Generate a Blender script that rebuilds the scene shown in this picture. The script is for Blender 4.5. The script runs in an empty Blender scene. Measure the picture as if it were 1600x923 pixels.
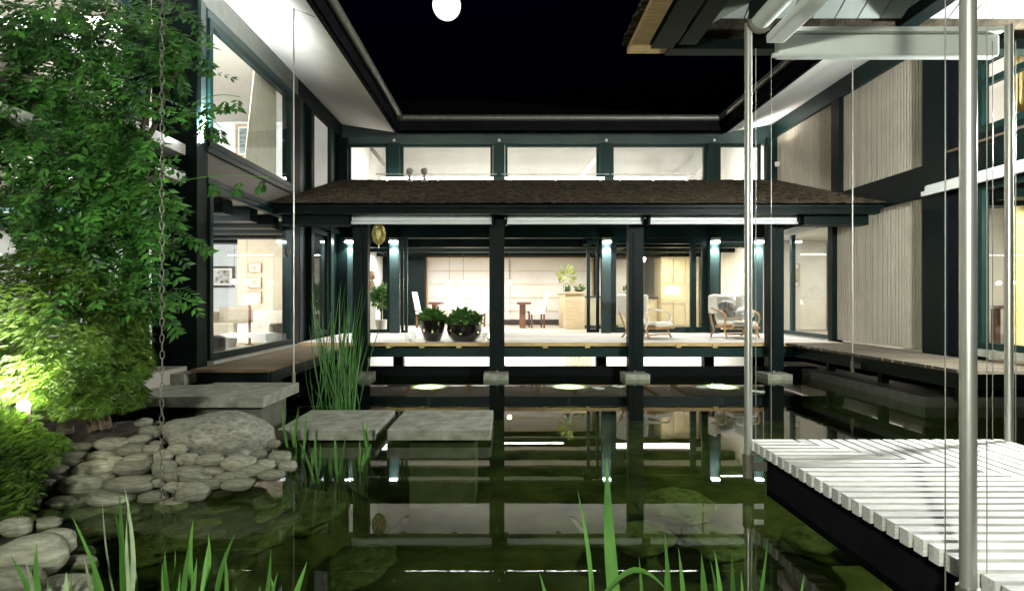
import bpy, math, random
from mathutils import Vector, Matrix, noise
import numpy as np
random.seed(7); rng = np.random.default_rng(7)
scene = bpy.context.scene; COL = scene.collection; PI = math.pi; R = math.radians

# ------------------------------------------------------------------ camera, sky, moonlight, exposure
FPX, VX, VY, CZ = 904.0, 793.0, 468.0, 1.47          # focal length and vanishing point in photo pixels, eye height over the water
cd = bpy.data.cameras.new('camera'); cam = bpy.data.objects.new('camera', cd); COL.objects.link(cam)
cam.location = (0, 0, CZ); cam.rotation_euler = (PI/2, 0, 0)
cd.sensor_width = 36; cd.lens = FPX/1600*36; cd.shift_x = (800-VX)/1600; cd.shift_y = (VY-461.5)/1600
cd.clip_start = .05; cd.clip_end = 2000
scene.camera = cam
w = bpy.data.worlds.new('World'); scene.world = w; w.use_nodes = True
nt = w.node_tree; bg = nt.nodes['Background']; sk = nt.nodes.new('ShaderNodeTexSky'); sk.sky_type = 'NISHITA'
sk.sun_disc = False; sk.sun_elevation = R(-5); sk.sun_rotation = R(200); vm = nt.nodes.new('ShaderNodeVectorMath'); vm.operation = 'MULTIPLY'; vm.inputs[1].default_value = (.12, .40, 3.0); nt.links.new(sk.outputs[0], vm.inputs[0]); nt.links.new(vm.outputs[0], bg.inputs[0]); bg.inputs[1].default_value = .1
sd = bpy.data.lights.new('moonlight', 'SUN'); so = bpy.data.objects.new('moonlight', sd); COL.objects.link(so)
sd.energy = .03; sd.angle = R(.5); sd.color = (.8, .9, 1); so.rotation_euler = (R(-62), 0, R(6))
scene.view_settings.view_transform = 'Standard'; scene.view_settings.look = 'None'; scene.view_settings.exposure = 1.2; scene.view_settings.gamma = 1
c = scene.cycles; c.use_denoising = True; c.max_bounces = 7; c.diffuse_bounces = 3; c.glossy_bounces = 4; c.transmission_bounces = 4
c.transparent_max_bounces = 24; c.caustics_reflective = False; c.caustics_refractive = False; c.sample_clamp_indirect = 4; c.sample_clamp_direct = 0

def P(px, py, Y): return Vector(((px-VX)*Y/FPX, Y, CZ+(VY-py)*Y/FPX))      # point at depth Y seen at a photo pixel
def PX(px, Y): return (px-VX)*Y/FPX
def PZ(py, Y): return CZ+(VY-py)*Y/FPX

# ------------------------------------------------------------------ materials
MATS = {}
def M(name, col, rough=.6, metal=0, var=.15, scale=6, bump=0, bscale=40, stretch=(1, 1, 1), rnd=0, island=0, trans=0, spec=.5, col2=None, coat=0, wave=None, detail=6):
    if name in MATS: return MATS[name]
    m = bpy.data.materials.new(name); m.use_nodes = True; n = m.node_tree.nodes; l = m.node_tree.links
    b = n['Principled BSDF']; out = n['Material Output']
    tc = n.new('ShaderNodeTexCoord'); mp = n.new('ShaderNodeMapping'); mp.inputs['Scale'].default_value = stretch
    l.new(tc.outputs['Object'], mp.inputs[0])
    nz = n.new('ShaderNodeTexNoise'); nz.inputs['Scale'].default_value = scale; nz.inputs['Detail'].default_value = detail; nz.inputs['Roughness'].default_value = .6
    l.new(mp.outputs[0], nz.inputs['Vector'])
    rp = n.new('ShaderNodeValToRGB'); rp.color_ramp.elements[0].position = .3; rp.color_ramp.elements[1].position = .7
    c0 = [max(0, x*(1-var)) for x in col]; c1 = list(col2) if col2 else [min(1, x*(1+var)) for x in col]
    rp.color_ramp.elements[0].color = (*c0, 1); rp.color_ramp.elements[1].color = (*c1, 1)
    l.new(nz.outputs['Fac'], rp.inputs[0]); src = rp.outputs[0]
    def vary(val, amt):
        nonlocal src
        mr = n.new('ShaderNodeMapRange'); mr.inputs[3].default_value = 1-amt; mr.inputs[4].default_value = 1+amt; l.new(val, mr.inputs[0])
        vm = n.new('ShaderNodeVectorMath'); vm.operation = 'SCALE'; l.new(src, vm.inputs[0]); l.new(mr.outputs[0], vm.inputs['Scale']); src = vm.outputs[0]
    if rnd: vary(n.new('ShaderNodeObjectInfo').outputs['Random'], rnd)
    if island: vary(n.new('ShaderNodeNewGeometry').outputs['Random Per Island'], island)
    l.new(src, b.inputs['Base Color'])
    b.inputs['Roughness'].default_value = rough; b.inputs['Metallic'].default_value = metal; b.inputs['Specular IOR Level'].default_value = spec
    if coat: b.inputs['Coat Weight'].default_value = coat; b.inputs['Coat Roughness'].default_value = .08
    if bump or wave:
        bp = n.new('ShaderNodeBump'); bp.inputs['Strength'].default_value = bump or .4; bp.inputs['Distance'].default_value = .02
        if wave:
            wv = n.new('ShaderNodeTexWave'); wv.bands_direction = wave[0]; wv.inputs['Scale'].default_value = wave[1]; l.new(tc.outputs['Object'], wv.inputs[0]); l.new(wv.outputs['Fac'], bp.inputs['Height'])
        else:
            n2 = n.new('ShaderNodeTexNoise'); n2.inputs['Scale'].default_value = bscale; n2.inputs['Detail'].default_value = 5; l.new(mp.outputs[0], n2.inputs['Vector']); l.new(n2.outputs['Fac'], bp.inputs['Height'])
        l.new(bp.outputs[0], b.inputs['Normal'])
    if trans:
        tr = n.new('ShaderNodeBsdfTranslucent'); mx = n.new('ShaderNodeMixShader'); mx.inputs[0].default_value = trans
        l.new(src, tr.inputs[0]); l.new(b.outputs[0], mx.inputs[1]); l.new(tr.outputs[0], mx.inputs[2]); l.new(mx.outputs[0], out.inputs[0])
    MATS[name] = m; return m
def emit(name, col, s):
    m = bpy.data.materials.new(name); m.use_nodes = True; n = m.node_tree.nodes; n.clear()
    e = n.new('ShaderNodeEmission'); e.inputs[0].default_value = (*col, 1); e.inputs[1].default_value = s
    o = n.new('ShaderNodeOutputMaterial'); m.node_tree.links.new(e.outputs[0], o.inputs[0]); MATS[name] = m; return m
def clear_mat(name, tint, ior, rough=0, ripple=0, edge=1.0):
    m = bpy.data.materials.new(name); m.use_nodes = True; n = m.node_tree.nodes; l = m.node_tree.links; n.clear()
    t = n.new('ShaderNodeBsdfTransparent'); t.inputs[0].default_value = (*tint, 1); g = n.new('ShaderNodeBsdfGlossy'); g.inputs['Roughness'].default_value = rough
    fr = n.new('ShaderNodeFresnel'); ge = n.new('ShaderNodeNewGeometry'); mr = n.new('ShaderNodeMapRange'); mr.inputs[3].default_value = ior; mr.inputs[4].default_value = 1/ior; l.new(ge.outputs['Backfacing'], mr.inputs[0]); l.new(mr.outputs[0], fr.inputs[0]); mx = n.new('ShaderNodeMixShader'); o = n.new('ShaderNodeOutputMaterial')
    l.new(fr.outputs[0], mx.inputs[0]); l.new(t.outputs[0], mx.inputs[1]); l.new(g.outputs[0], mx.inputs[2]); l.new(mx.outputs[0], o.inputs[0])
    if ripple:
        tc = n.new('ShaderNodeTexCoord'); mp = n.new('ShaderNodeMapping'); mp.inputs['Scale'].default_value = (1, 1, 1); l.new(tc.outputs['Object'], mp.inputs[0])
        nz = n.new('ShaderNodeTexNoise'); nz.inputs['Scale'].default_value = 2.2; nz.inputs['Detail'].default_value = 3; l.new(mp.outputs[0], nz.inputs['Vector'])
        bp = n.new('ShaderNodeBump'); bp.inputs['Strength'].default_value = ripple; bp.inputs['Distance'].default_value = .01; l.new(nz.outputs['Fac'], bp.inputs['Height'])
        l.new(bp.outputs[0], g.inputs['Normal']); l.new(bp.outputs[0], fr.inputs['Normal'])
    MATS[name] = m; return m

paint = M('dark green timber paint', (.0022, .0070, .0060), .45, spec=.10, var=.25, scale=3, bump=.06, bscale=60)
paint2 = M('dark green steel paint', (.0055, .019, .017), .4, spec=.18, var=.2, scale=4)
column_paint = M('teal column paint', (.026, .048, .045), .45, var=.15, scale=4, spec=.3)
brownpan = M('bronze spandrel sheet', (.05, .042, .026), .45, var=.2, scale=2)
white = M('white plaster', (.78, .77, .73), .7, var=.05, scale=3)
coolwhite = M('cool white plaster', (.74, .78, .80), .7, var=.04, scale=3)
soffit_w = M('white soffit board', (.70, .68, .63), .6, var=.06, scale=2.5, bump=.05, bscale=20)
boardwhite = M('white vertical boards', (.80, .79, .77), .6, var=.04, scale=3, wave=('X', 8), bump=.12)
cladding = M('beige ribbed cladding', (.50, .45, .355), .55, var=.1, scale=3)
slate = M('dark slate', (.008, .008, .010), .9, var=.3, scale=5, spec=.05)
shingle = M('weathered bark shingles', (.040, .032, .021), .95, spec=.06, var=.6, scale=9, bump=.5, bscale=45, rnd=.1, island=.35)
wood = M('brown deck timber', (.14, .09, .05), .7, var=.35, scale=5, stretch=(1, 9, 9), bump=.15, bscale=30, rnd=.25)
wood_t = M('weathered terrace timber', (.52, .49, .44), .7, var=.2, scale=5, stretch=(1, 9, 9), bump=.15, bscale=30, rnd=.15)
wood_r = M('grey brown deck timber', (.13, .105, .075), .75, var=.35, scale=5, stretch=(1, 9, 9), bump=.15, bscale=30, rnd=.25)
wood_x = M('pale bleached timber', (.62, .60, .57), .7, var=.24, scale=4, stretch=(2, 22, 22), bump=.12, bscale=25, rnd=.24)
wood_y = M('pale bleached timber lengthwise', (.62, .60, .57), .7, var=.24, scale=4, stretch=(22, 2, 22), bump=.12, bscale=25, rnd=.24)
lightwood = M('golden softwood', (.50, .34, .15), .6, var=.25, scale=4, stretch=(1, 8, 8))
concrete = M('cast concrete', (.25, .255, .19), .85, col2=(.40, .39, .32), var=.35, scale=7, bump=.18, bscale=90, detail=10)
stone_m = M('river stone', (.17, .17, .12), .75, var=.45, scale=1.6, bump=.22, bscale=12, rnd=.38, stretch=(1, 1, 2.5), col2=(.27, .265, .195), detail=5)
boulder_m = M('speckled granite', (.19, .185, .145), .8, var=.4, scale=9, bump=.5, bscale=26, col2=(.38, .365, .30), detail=14)
algae_m = M('algae covered stone', (.085, .092, .040), .9, spec=.1, var=.6, scale=3, bump=.5, bscale=14, rnd=.4)
soil = M('dark soil and mulch', (.035, .026, .017), .95, var=.6, scale=30, bump=.8, bscale=60)
mud = M('pond mud with algae', (.036, .040, .014), .95, spec=.05, var=.6, scale=2.2, bump=.4, bscale=8, col2=(.085, .085, .032))
groundm = M('night meadow', (.03, .045, .018), .95, var=.5, scale=4, bump=.4)
steel = M('brushed stainless steel', (.62, .61, .55), .36, metal=.75, var=.08, scale=5)
zinc = M('zinc gutter', (.20, .19, .15), .5, metal=.6, var=.2, scale=6)
alu = M('white lacquered aluminium', (.72, .74, .70), .4, var=.05, scale=4)
glaze = M('black brown glaze', (.012, .008, .008), .08, var=.4, scale=5, coat=1)
cushion = M('cream cushion fabric', (.80, .76, .66), .85, var=.08, scale=10, bump=.1)
zebra = M('black and white patterned fabric', (.02, .02, .02), .8, var=.5, scale=14, col2=(.75, .73, .68))
rattan = M('bent golden wood', (.42, .24, .10), .45, var=.25, scale=8)
redwood = M('reddish hardwood', (.15, .055, .03), .45, var=.3, scale=6)
cabinet = M('cream kitchen front', (.50, .44, .30), .5, var=.08, scale=4)
counter = M('dark worktop', (.05, .05, .045), .3, var=.3)
maplewood = M('pale maple veneer', (.62, .50, .32), .5, var=.12, scale=3, stretch=(1, 1, 6))
sheet = M('white paper screen', (.60, .585, .555), .8, var=.04, scale=2)
floorw = M('pale interior floor', (.50, .455, .39), .35, var=.12, scale=3)
sofa_m = M('beige sofa fabric', (.42, .38, .30), .9, var=.1, scale=12)
dark_obj = M('dark leather', (.03, .026, .022), .5, var=.3)
curtain_m = M('cream curtain', (.72, .70, .60), .9, var=.08, scale=6, trans=.35)
gold_m = M('gold leaf screen', (.50, .29, .06), .45, metal=.5, var=.35, scale=4, stretch=(1, 3, 1))
goldpale = M('pale gold banner', (.62, .52, .24), .7, var=.15, scale=5)
wframe = M('light oak picture frame', (.45, .30, .16), .5, var=.2)
sea_p = M('sea picture print', (.05, .09, .13), .6, var=.6, scale=3, stretch=(1, 1, 5), col2=(.35, .42, .45))
ink_p = M('ink drawing print', (.04, .04, .04), .7, var=.5, scale=11, col2=(.92, .90, .86), detail=2)
tan_p = M('small tan print', (.42, .33, .20), .7, var=.4, scale=9, col2=(.75, .68, .55))
mat_p = M('white picture mount', (.85, .84, .80), .7, var=.02)
iris_m = M('iris leaf', (.07, .22, .035), .45, var=.3, scale=3, stretch=(1, 1, .6), rnd=.35, trans=.3, col2=(.18, .38, .08))
iris_lit = M('lit iris leaf', (.34, .46, .24), .45, var=.3, scale=4, rnd=.3, trans=.3, col2=(.58, .66, .42))  # lit copy of the iris leaf, strong light put into the paler colour
reed_m = M('reed leaf', (.10, .27, .06), .5, var=.35, scale=3, rnd=.4, trans=.3)
wist_m = M('wisteria leaf', (.012, .085, .018), .45, var=.6, scale=3.2, island=.6, trans=.35, col2=(.10, .30, .045))
maple_m = M('cut leaf maple foliage', (.035, .12, .010), .5, var=.4, scale=3, island=.5, trans=.4, col2=(.14, .25, .03))
pot_leaf = M('potted plant leaf', (.06, .17, .03), .45, var=.3, scale=5, island=.4, trans=.25, col2=(.16, .32, .07))
bark = M('grey brown bark', (.09, .065, .04), .9, var=.4, scale=12, stretch=(1, 1, .3), bump=.6)
lily_m = M('pale lily pad', (.40, .48, .38), .3, var=.15, scale=6)
glass = clear_mat('window glass', (.97, .98, .97), 1.45)
water_m = clear_mat('pond water', (.58, .70, .45), 1.33, 0, .025)
glow_pav = emit('assumed globe glow', (.94, 1, .97), 2500)
glow_tube = emit('tube lamp glow', (1, .93, .84), 26)
glow_warm = emit('warm bulb glow', (1, .80, .52), 60)
glow_wall = emit('wall lamp glow', (.85, .96, 1), 30)
glow_pool = emit('underwater lamp glow', (.85, 1, .62), 14)
_n = glow_pool.node_tree.nodes; _l = glow_pool.node_tree.links; _t = _n.new('ShaderNodeTexCoord'); _v = _n.new('ShaderNodeVectorMath'); _v.operation = 'LENGTH'; _m = _n.new('ShaderNodeMapRange'); _m.interpolation_type = 'SMOOTHERSTEP'  # radial emission falloff paints the lamp's halo in the water
_m.inputs[1].default_value = .05; _m.inputs[2].default_value = .46; _m.inputs[3].default_value = 1; _m.inputs[4].default_value = 0; _p = _n.new('ShaderNodeMath'); _p.operation = 'POWER'; _p.inputs[1].default_value = 3; _q = _n.new('ShaderNodeMath'); _q.operation = 'MULTIPLY'; _q.inputs[1].default_value = 9
_l.new(_t.outputs['Object'], _v.inputs[0]); _l.new(_v.outputs['Value'], _m.inputs[0]); _l.new(_m.outputs[0], _p.inputs[0]); _l.new(_p.outputs[0], _q.inputs[0]); _l.new(_q.outputs[0], _n['Emission'].inputs[1])
glow_shade = emit('lit lamp shade', (1, .90, .70), 5)
glow_candle = emit('candle flame', (1, .70, .35), 40)

# ------------------------------------------------------------------ builders
OFF = {}
def thing(name, label, cat, loc=(0, 0, 0), rotz=0, group=None, local=False):
    o = bpy.data.objects.new(name, None); COL.objects.link(o); o.location = loc; o.rotation_euler = (0, 0, rotz); o.empty_display_size = .2
    tag(o, label, cat, group); OFF[o] = Vector((0, 0, 0)) if local else Vector(loc); return o
def tag(o, label=None, cat=None, group=None, kind=None):
    if label: o['label'] = label
    if cat: o['category'] = cat
    if group: o['group'] = group
    if kind: o['kind'] = kind
    return o
def link_mesh(name, me, parent=None):
    o = bpy.data.objects.new(name, me); COL.objects.link(o); o.parent = parent; return o
class MB:
    def __init__(s): s.v = []; s.f = []
    def add(s, v, f):
        n = len(s.v); s.v += [tuple(p) for p in v]; s.f += [tuple(i+n for i in q) for q in f]; return s
    def box(s, x0, x1, y0, y1, z0, z1):
        if x0 > x1: x0, x1 = x1, x0
        if y0 > y1: y0, y1 = y1, y0
        if z0 > z1: z0, z1 = z1, z0
        return s.add([(x0,y0,z0),(x1,y0,z0),(x1,y1,z0),(x0,y1,z0),(x0,y0,z1),(x1,y0,z1),(x1,y1,z1),(x0,y1,z1)],
                     [(0,3,2,1),(4,5,6,7),(0,1,5,4),(1,2,6,5),(2,3,7,6),(3,0,4,7)])
    def hexa(s, a, b):          # two quads (lists of four points) joined to a solid
        return s.add(list(a)+list(b), [(3,2,1,0),(4,5,6,7),(0,1,5,4),(1,2,6,5),(2,3,7,6),(3,0,4,7)])
    def tube(s, pts, r, n=8, caps=True):
        pts = [Vector(p) for p in pts]; rs = r if isinstance(r, (list, tuple)) else [r]*len(pts); rings = []; prev = None
        for i, p in enumerate(pts):
            d = (pts[min(i+1, len(pts)-1)]-pts[max(i-1, 0)]).normalized()
            if prev is None: u = d.orthogonal().normalized()
            else:
                u = (prev-d*prev.dot(d)); u = u.normalized() if u.length > 1e-6 else d.orthogonal().normalized()
            prev = u; vv = d.cross(u)
            rings.append([p+(u*math.cos(2*PI*k/n)+vv*math.sin(2*PI*k/n))*rs[i] for k in range(n)])
        v = [q for ring in rings for q in ring]; f = []
        for i in range(len(pts)-1):
            for k in range(n): f.append((i*n+k, i*n+(k+1) % n, (i+1)*n+(k+1) % n, (i+1)*n+k))
        if caps: f.append(tuple(range(n-1, -1, -1))); f.append(tuple((len(pts)-1)*n+k for k in range(n)))
        return s.add(v, f)
    def lathe(s, prof, c=(0, 0, 0), n=24):
        v = []; f = []
        for (r, z) in prof:
            for k in range(n): v.append((c[0]+r*math.cos(2*PI*k/n), c[1]+r*math.sin(2*PI*k/n), c[2]+z))
        for i in range(len(prof)-1):
            for k in range(n): f.append((i*n+k, i*n+(k+1) % n, (i+1)*n+(k+1) % n, (i+1)*n+k))
        f.append(tuple(range(n-1, -1, -1))); f.append(tuple((len(prof)-1)*n+k for k in range(n)))
        return s.add(v, f)
    def ball(s, c, r, n=14, m=8):
        r = r if isinstance(r, (tuple, list)) else (r, r, r)
        v = [(c[0], c[1], c[2]-r[2])]
        for i in range(1, m):
            a = -PI/2+PI*i/m
            for k in range(n): v.append((c[0]+r[0]*math.cos(a)*math.cos(2*PI*k/n), c[1]+r[1]*math.cos(a)*math.sin(2*PI*k/n), c[2]+r[2]*math.sin(a)))
        v.append((c[0], c[1], c[2]+r[2])); f = []
        for k in range(n): f.append((0, 1+(k+1) % n, 1+k))
        for i in range(m-2):
            for k in range(n): f.append((1+i*n+k, 1+i*n+(k+1) % n, 1+(i+1)*n+(k+1) % n, 1+(i+1)*n+k))
        t = len(v)-1; b = 1+(m-2)*n
        for k in range(n): f.append((b+k, b+(k+1) % n, t))
        return s.add(v, f)
    def mesh(s, name, mat, off=Vector((0, 0, 0)), smooth=False):
        me = bpy.data.meshes.new(name); me.from_pydata([(x-off[0], y-off[1], z-off[2]) for x, y, z in s.v], [], s.f); me.materials.append(mat)
        if smooth: me.polygons.foreach_set('use_smooth', [True]*len(me.polygons))
        me.update(); return me
    def build(s, name, mat, parent=None, smooth=False, bevel=0):
        off = OFF.get(parent, Vector((0, 0, 0))); o = link_mesh(name, s.mesh(name, mat, off, smooth), parent); OFF[o] = off
        if bevel:
            b = o.modifiers.new('bevel', 'BEVEL'); b.width = bevel; b.segments = 2; b.limit_method = 'ANGLE'
        if smooth and not bevel:
            try:
                me = o.data; me.set_sharp_from_angle(angle=R(50))
            except Exception: pass
        return o
def B(name, mat, parent, x0, x1, y0, y1, z0, z1, bevel=0): return MB().box(x0, x1, y0, y1, z0, z1).build(name, mat, parent, bevel=bevel)
def struct(name, mb, mat, smooth=False, kind='structure'): o = mb.build(name, mat, None, smooth); o['kind'] = kind; return o
def single(mb, name, mat, label, cat, group=None, smooth=False, bevel=0): return tag(mb.build(name, mat, None, smooth, bevel), label, cat, group)
def light(name, kind, loc, power, col=(1, 1, 1), parent=None, rot=(0, 0, 0), size=.1, size_y=None, spot=None, blend=.5):
    d = bpy.data.lights.new(name, kind); d.energy = power; d.color = col
    if kind == 'AREA':
        d.size = size
        if size_y: d.shape = 'RECTANGLE'; d.size_y = size_y
    elif kind in ('POINT', 'SPOT'): d.shadow_soft_size = size
    if spot: d.spot_size = spot; d.spot_blend = blend
    o = bpy.data.objects.new(name, d); COL.objects.link(o); o.location = loc; o.rotation_euler = rot; return o
def copy_tree(o, parent=None):
    n = o.copy(); COL.objects.link(n); n.parent = parent
    for ch in o.children: copy_tree(ch, n)
    return n
def windowx(parent, X, y0, y1, z0, z1, fw=.07, d=.08, mull=(), bars=(), mat=None):       # window in a plane X = const
    m = MB(); mat = mat or paint2; a, b = X-d/2, X+d/2
    m.box(a, b, y0, y0+fw, z0, z1).box(a, b, y1-fw, y1, z0, z1).box(a, b, y0+fw, y1-fw, z0, z0+fw).box(a, b, y0+fw, y1-fw, z1-fw, z1)
    for q in mull: m.box(a+.004, b-.004, q-fw/2, q+fw/2, z0+fw, z1-fw)
    for q in bars: m.box(a+.006, b-.006, y0+fw, y1-fw, q-fw/2, q+fw/2)
    o = m.build('window', mat, parent); B('pane', glass, o, X-.005, X+.005, y0+fw*.8, y1-fw*.8, z0+fw*.8, z1-fw*.8); return o
def windowy(parent, Y, x0, x1, z0, z1, fw=.07, d=.08, mull=(), mat=None, pane=True):
    m = MB(); mat = mat or paint2; a, b = Y-d/2, Y+d/2
    m.box(x0, x0+fw, a, b, z0, z1).box(x1-fw, x1, a, b, z0, z1).box(x0+fw, x1-fw, a, b, z0, z0+fw).box(x0+fw, x1-fw, a, b, z1-fw, z1)
    for q in mull: m.box(q-fw/2, q+fw/2, a+.004, b-.004, z0+fw, z1-fw)
    o = m.build('window', mat, parent)
    if pane: B('pane', glass, o, x0+fw*.8, x1-fw*.8, Y-.005, Y+.005, z0+fw*.8, z1-fw*.8)
    return o
def ribbed(parent, X, y0, y1, z0, z1, pitch=.068, deep=.026, side=-1):                      # ribbed cladding sheet facing -X (side -1) or +X
    n = int((y1-y0)/pitch); pitch = (y1-y0)/n; pr = []
    for i in range(n):
        y = y0+i*pitch; pr += [(y, 0), (y+pitch*.60, 0), (y+pitch*.66, 1), (y+pitch*.94, 1)]
    pr.append((y1, 0)); v = []; f = []
    for (y, q) in pr: v += [(X-side*deep*q, y, z0), (X-side*deep*q, y, z1)]
    for i in range(len(pr)-1): f.append((2*i, 2*i+1, 2*i+3, 2*i+2) if side > 0 else (2*i, 2*i+2, 2*i+3, 2*i+1))
    m = MB().add(v, f); m.box(X-side*.035, X-side*.07, y0, y1, z0, z1)
    return m.build('cladding_panel', cladding, parent)

# ------------------------------------------------------------------ ground, pond, water, moon
XL, XR, YB = -4.1, 6.53, 14.2          # facade planes of the left wing, the right wing and the house between them
DZ = .65                               # terrace level
def bank(x, y):
    h = -.75+.10*noise.noise((x*.8, y*.8, 3)); d = .03*noise.noise((x*2, y*2, 0))
    q = (y-4.22)*.74; b1 = min(q, (-1.98-x)*1.1, .42+min(0, max(-.26, (-2.95-x)*1.5)), .42 if y < 5.3 else .42-(y-5.3)*.5, 9 if y < 5.3 else (-2.5-x)*.6)-.07
    b2 = (-2.55-x)*.45-.03-max(0, y-3.25)*.9        # terraced bank below the maple, near bank with the big rocks
    return max(h, min(max(b1, b2), .40)+d)
nx, ny = 90, 80; v = []; f = []
for j in range(ny+1):
    for i in range(nx+1):
        x = -8+17*i/nx; y = -2.5+13.75*j/ny; v.append((x, y, bank(x, y)))
for j in range(ny):
    for i in range(nx): a = j*(nx+1)+i; f.append((a, a+1, a+nx+2, a+nx+1))
pf = MB().add(v, f).build('pond_floor', mud, None, smooth=True); pf['kind'] = 'structure'
struct('ground', MB().add([(-400,-200,-.05),(400,-200,-.05),(400,800,-.05),(-400,800,-.05),(-8,-2.5,-.05),(9,-2.5,-.05),(9,30,-.05),(-8,30,-.05)],
       [(0,1,5,4),(1,2,6,5),(2,3,7,6),(3,0,4,7)]), groundm)
struct('water', MB().add([(-7.9,-2.45,0),(8.9,-2.45,0),(8.9,11.2,0),(-7.9,11.2,0)], [(0,1,2,3)]), water_m)
# mulch bed under the maple
v = []; f = []
for j in range(13):
    for i in range(17):
        x = -4.6+2.6*i/16; y = 4.55+1.5*j/12; v.append((x, y, bank(x, y)+.012+.03*noise.noise((x*9, y*9, 1))))
for j in range(12):
    for i in range(16): a = j*17+i; f.append((a, a+1, a+18, a+17))
mo = struct('soil_bed', MB().add(v, f), soil, smooth=True)
mp_ = P(698, 9, 900); moonm = emit('moon glow', (1, 1, .96), 1.1)
_n = moonm.node_tree.nodes; _z = _n.new('ShaderNodeTexNoise'); _z.inputs['Scale'].default_value = .05; _z.inputs['Detail'].default_value = 4; _r = _n.new('ShaderNodeValToRGB'); _r.color_ramp.elements[0].color = (.55, .56, .55, 1); _r.color_ramp.elements[0].position = .35; _r.color_ramp.elements[1].color = (1, 1, .95, 1); _r.color_ramp.elements[1].position = .6
_t = _n.new('ShaderNodeTexCoord'); moonm.node_tree.links.new(_t.outputs['Object'], _z.inputs[0]); moonm.node_tree.links.new(_z.outputs[0], _r.inputs[0]); moonm.node_tree.links.new(_r.outputs[0], _n['Emission'].inputs[0])
single(MB().ball(mp_, 900*22/FPX, 40, 24), 'moon', moonm, 'full white moon in the black sky', 'moon', smooth=True)

# ------------------------------------------------------------------ left wing
LW = thing('house_wing', 'two storey glazed house wing behind the climbing plant', 'house wing', (XL, 8, 0))
YN = 7.84
for z0, z1 in ((3.05, 3.13), (3.47, 3.55)): B('rail', paint2, LW, XL-.09, XL+.05, YN, YB-.02, z0, z1)
B('spandrel_panel', brownpan, LW, XL-.06, XL+.01, YN+.05, 11.0, 3.13, 3.47)
B('spandrel_panel', paint, LW, XL-.06, XL+.01, 11.06, YB-.05, 3.13, 3.47)
B('beam', M('grey green beam paint', (.16, .17, .15), .5, var=.1), LW, XL-.12, XL+.05, YN-3.5, 11.2, 5.42, 5.77)
B('beam', paint, LW, XL-.12, XL+.05, 11.205, YB-.02, 5.40, 5.77)
B('sill', M('pale sill stone', (.45, .45, .38), .6), LW, XL-.05, XL+.12, YN, 11.0, .58, .63)
windowx(LW, XL, YN+.04, 10.92, .64, 3.04, .09, .1)
windowx(LW, XL, YN+.04, 10.92, 3.56, 5.30, .085, .1)
B('blind_box', column_paint, LW, XL-.05, XL+.04, YN, 11.0, 5.305, 5.41)
for y0, y1, m in ((10.94, 11.18, paint), (11.22, 11.42, paint2), (11.9, 12.08, paint), (13.22, 13.44, paint2)): B('post', m, LW, XL-.16, XL+.07, y0, y1, .05, 5.395)
B('wall_panel', white, LW, XL-.06, XL-.01, 12.09, 13.21, 3.56, 5.39)
B('wall_panel', paint, LW, XL-.06, XL-.02, 11.43, 11.89, .1, 5.39)
B('wall_panel', paint, LW, XL-.08, XL-.04, 12.09, 14.1, .1, 3.04)
B('wall_panel', paint, LW, XL-.08, XL-.04, 13.45, 14.1, 3.56, 5.39)
windowx(LW, XL-.01, 12.12, 13.2, .7, 3.0, .09, .06)
B('corner_post', paint, LW, XL-.02, XL+.22, 14.0, 14.17, .05, 5.39)
B('pier', paint, LW, XL-.56, XL+.03, YN-.26, YN, .35, 5.41)                       # dark pier at the set back
B('post', column_paint, LW, XL+.034, XL+.075, YN-.24, YN-.12, 3.55, 5.41)  # lighter strip on the pier edge, lamplight from below put into its colour
XN = -4.75                                                                          # the set back facade near the plants
B('rail', paint, LW, XN-.1, XN+.06, 2.4, YN-.28, 3.0, 3.5)
B('rail', wood, LW, XN+.062, XN+.085, 2.4, YN-.28, 3.36, 3.40)
B('beam', paint, LW, XN-.1, XN+.06, 2.4, YN-.28, 5.2, 5.42)
for y in (2.4, 5.0, 7.3): B('post', paint, LW, XN-.1, XN+.08, y, y+.24, .35, 5.2)
for y0, y1 in ((2.66, 4.98), (5.26, 7.28)):
    windowx(LW, XN, y0, y1, .64, 2.98, .08, .08); windowx(LW, XN, y0, y1, 3.52, 5.18, .08, .08, bars=(4.0,))
# shell and rooms
B('floor', floorw, LW, -10, XL-.1, 2.4, YB+.3, .40, .60)
B('ceiling', white, LW, -10, XL-.12, 2.4, YB+.3, 3.0, 3.12)
B('floor', floorw, LW, -10, XL-.12, 2.4, YB+.3, 3.36, 3.5)
B('ceiling', white, LW, -10, XL-.12, 2.4, YB+.3, 5.66, 5.76)
B('wall', coolwhite, LW, -9.99, XL-.12, 13.6, 13.75, .61, 5.65)
B('wall', white, LW, -9.99, -9.85, 2.5, 13.59, .61, 5.65)
B('wall', white, LW, -9.84, XN-.11, 2.42, 2.6, .61, 5.65)
B('partition', M('warm beige plaster', (.60, .52, .40), .7, var=.06), LW, PX(371, 12.4), XL-.13, 12.4, 12.5, .61, 2.99)
for y in (8.6, 9.5, 10.4, 11.3, 12.2, 13.1): B('ceiling_beam', paint, LW, -9.8, XL-.13, y, y+.3, 2.76, 2.998)
B('wall_shelf', M('grey shelf', (.28, .27, .24), .6), LW, PX(349, 13.2), PX(427, 13.2), 13.3, 13.59, PZ(168, 13.2), PZ(154, 13.2))
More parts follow.
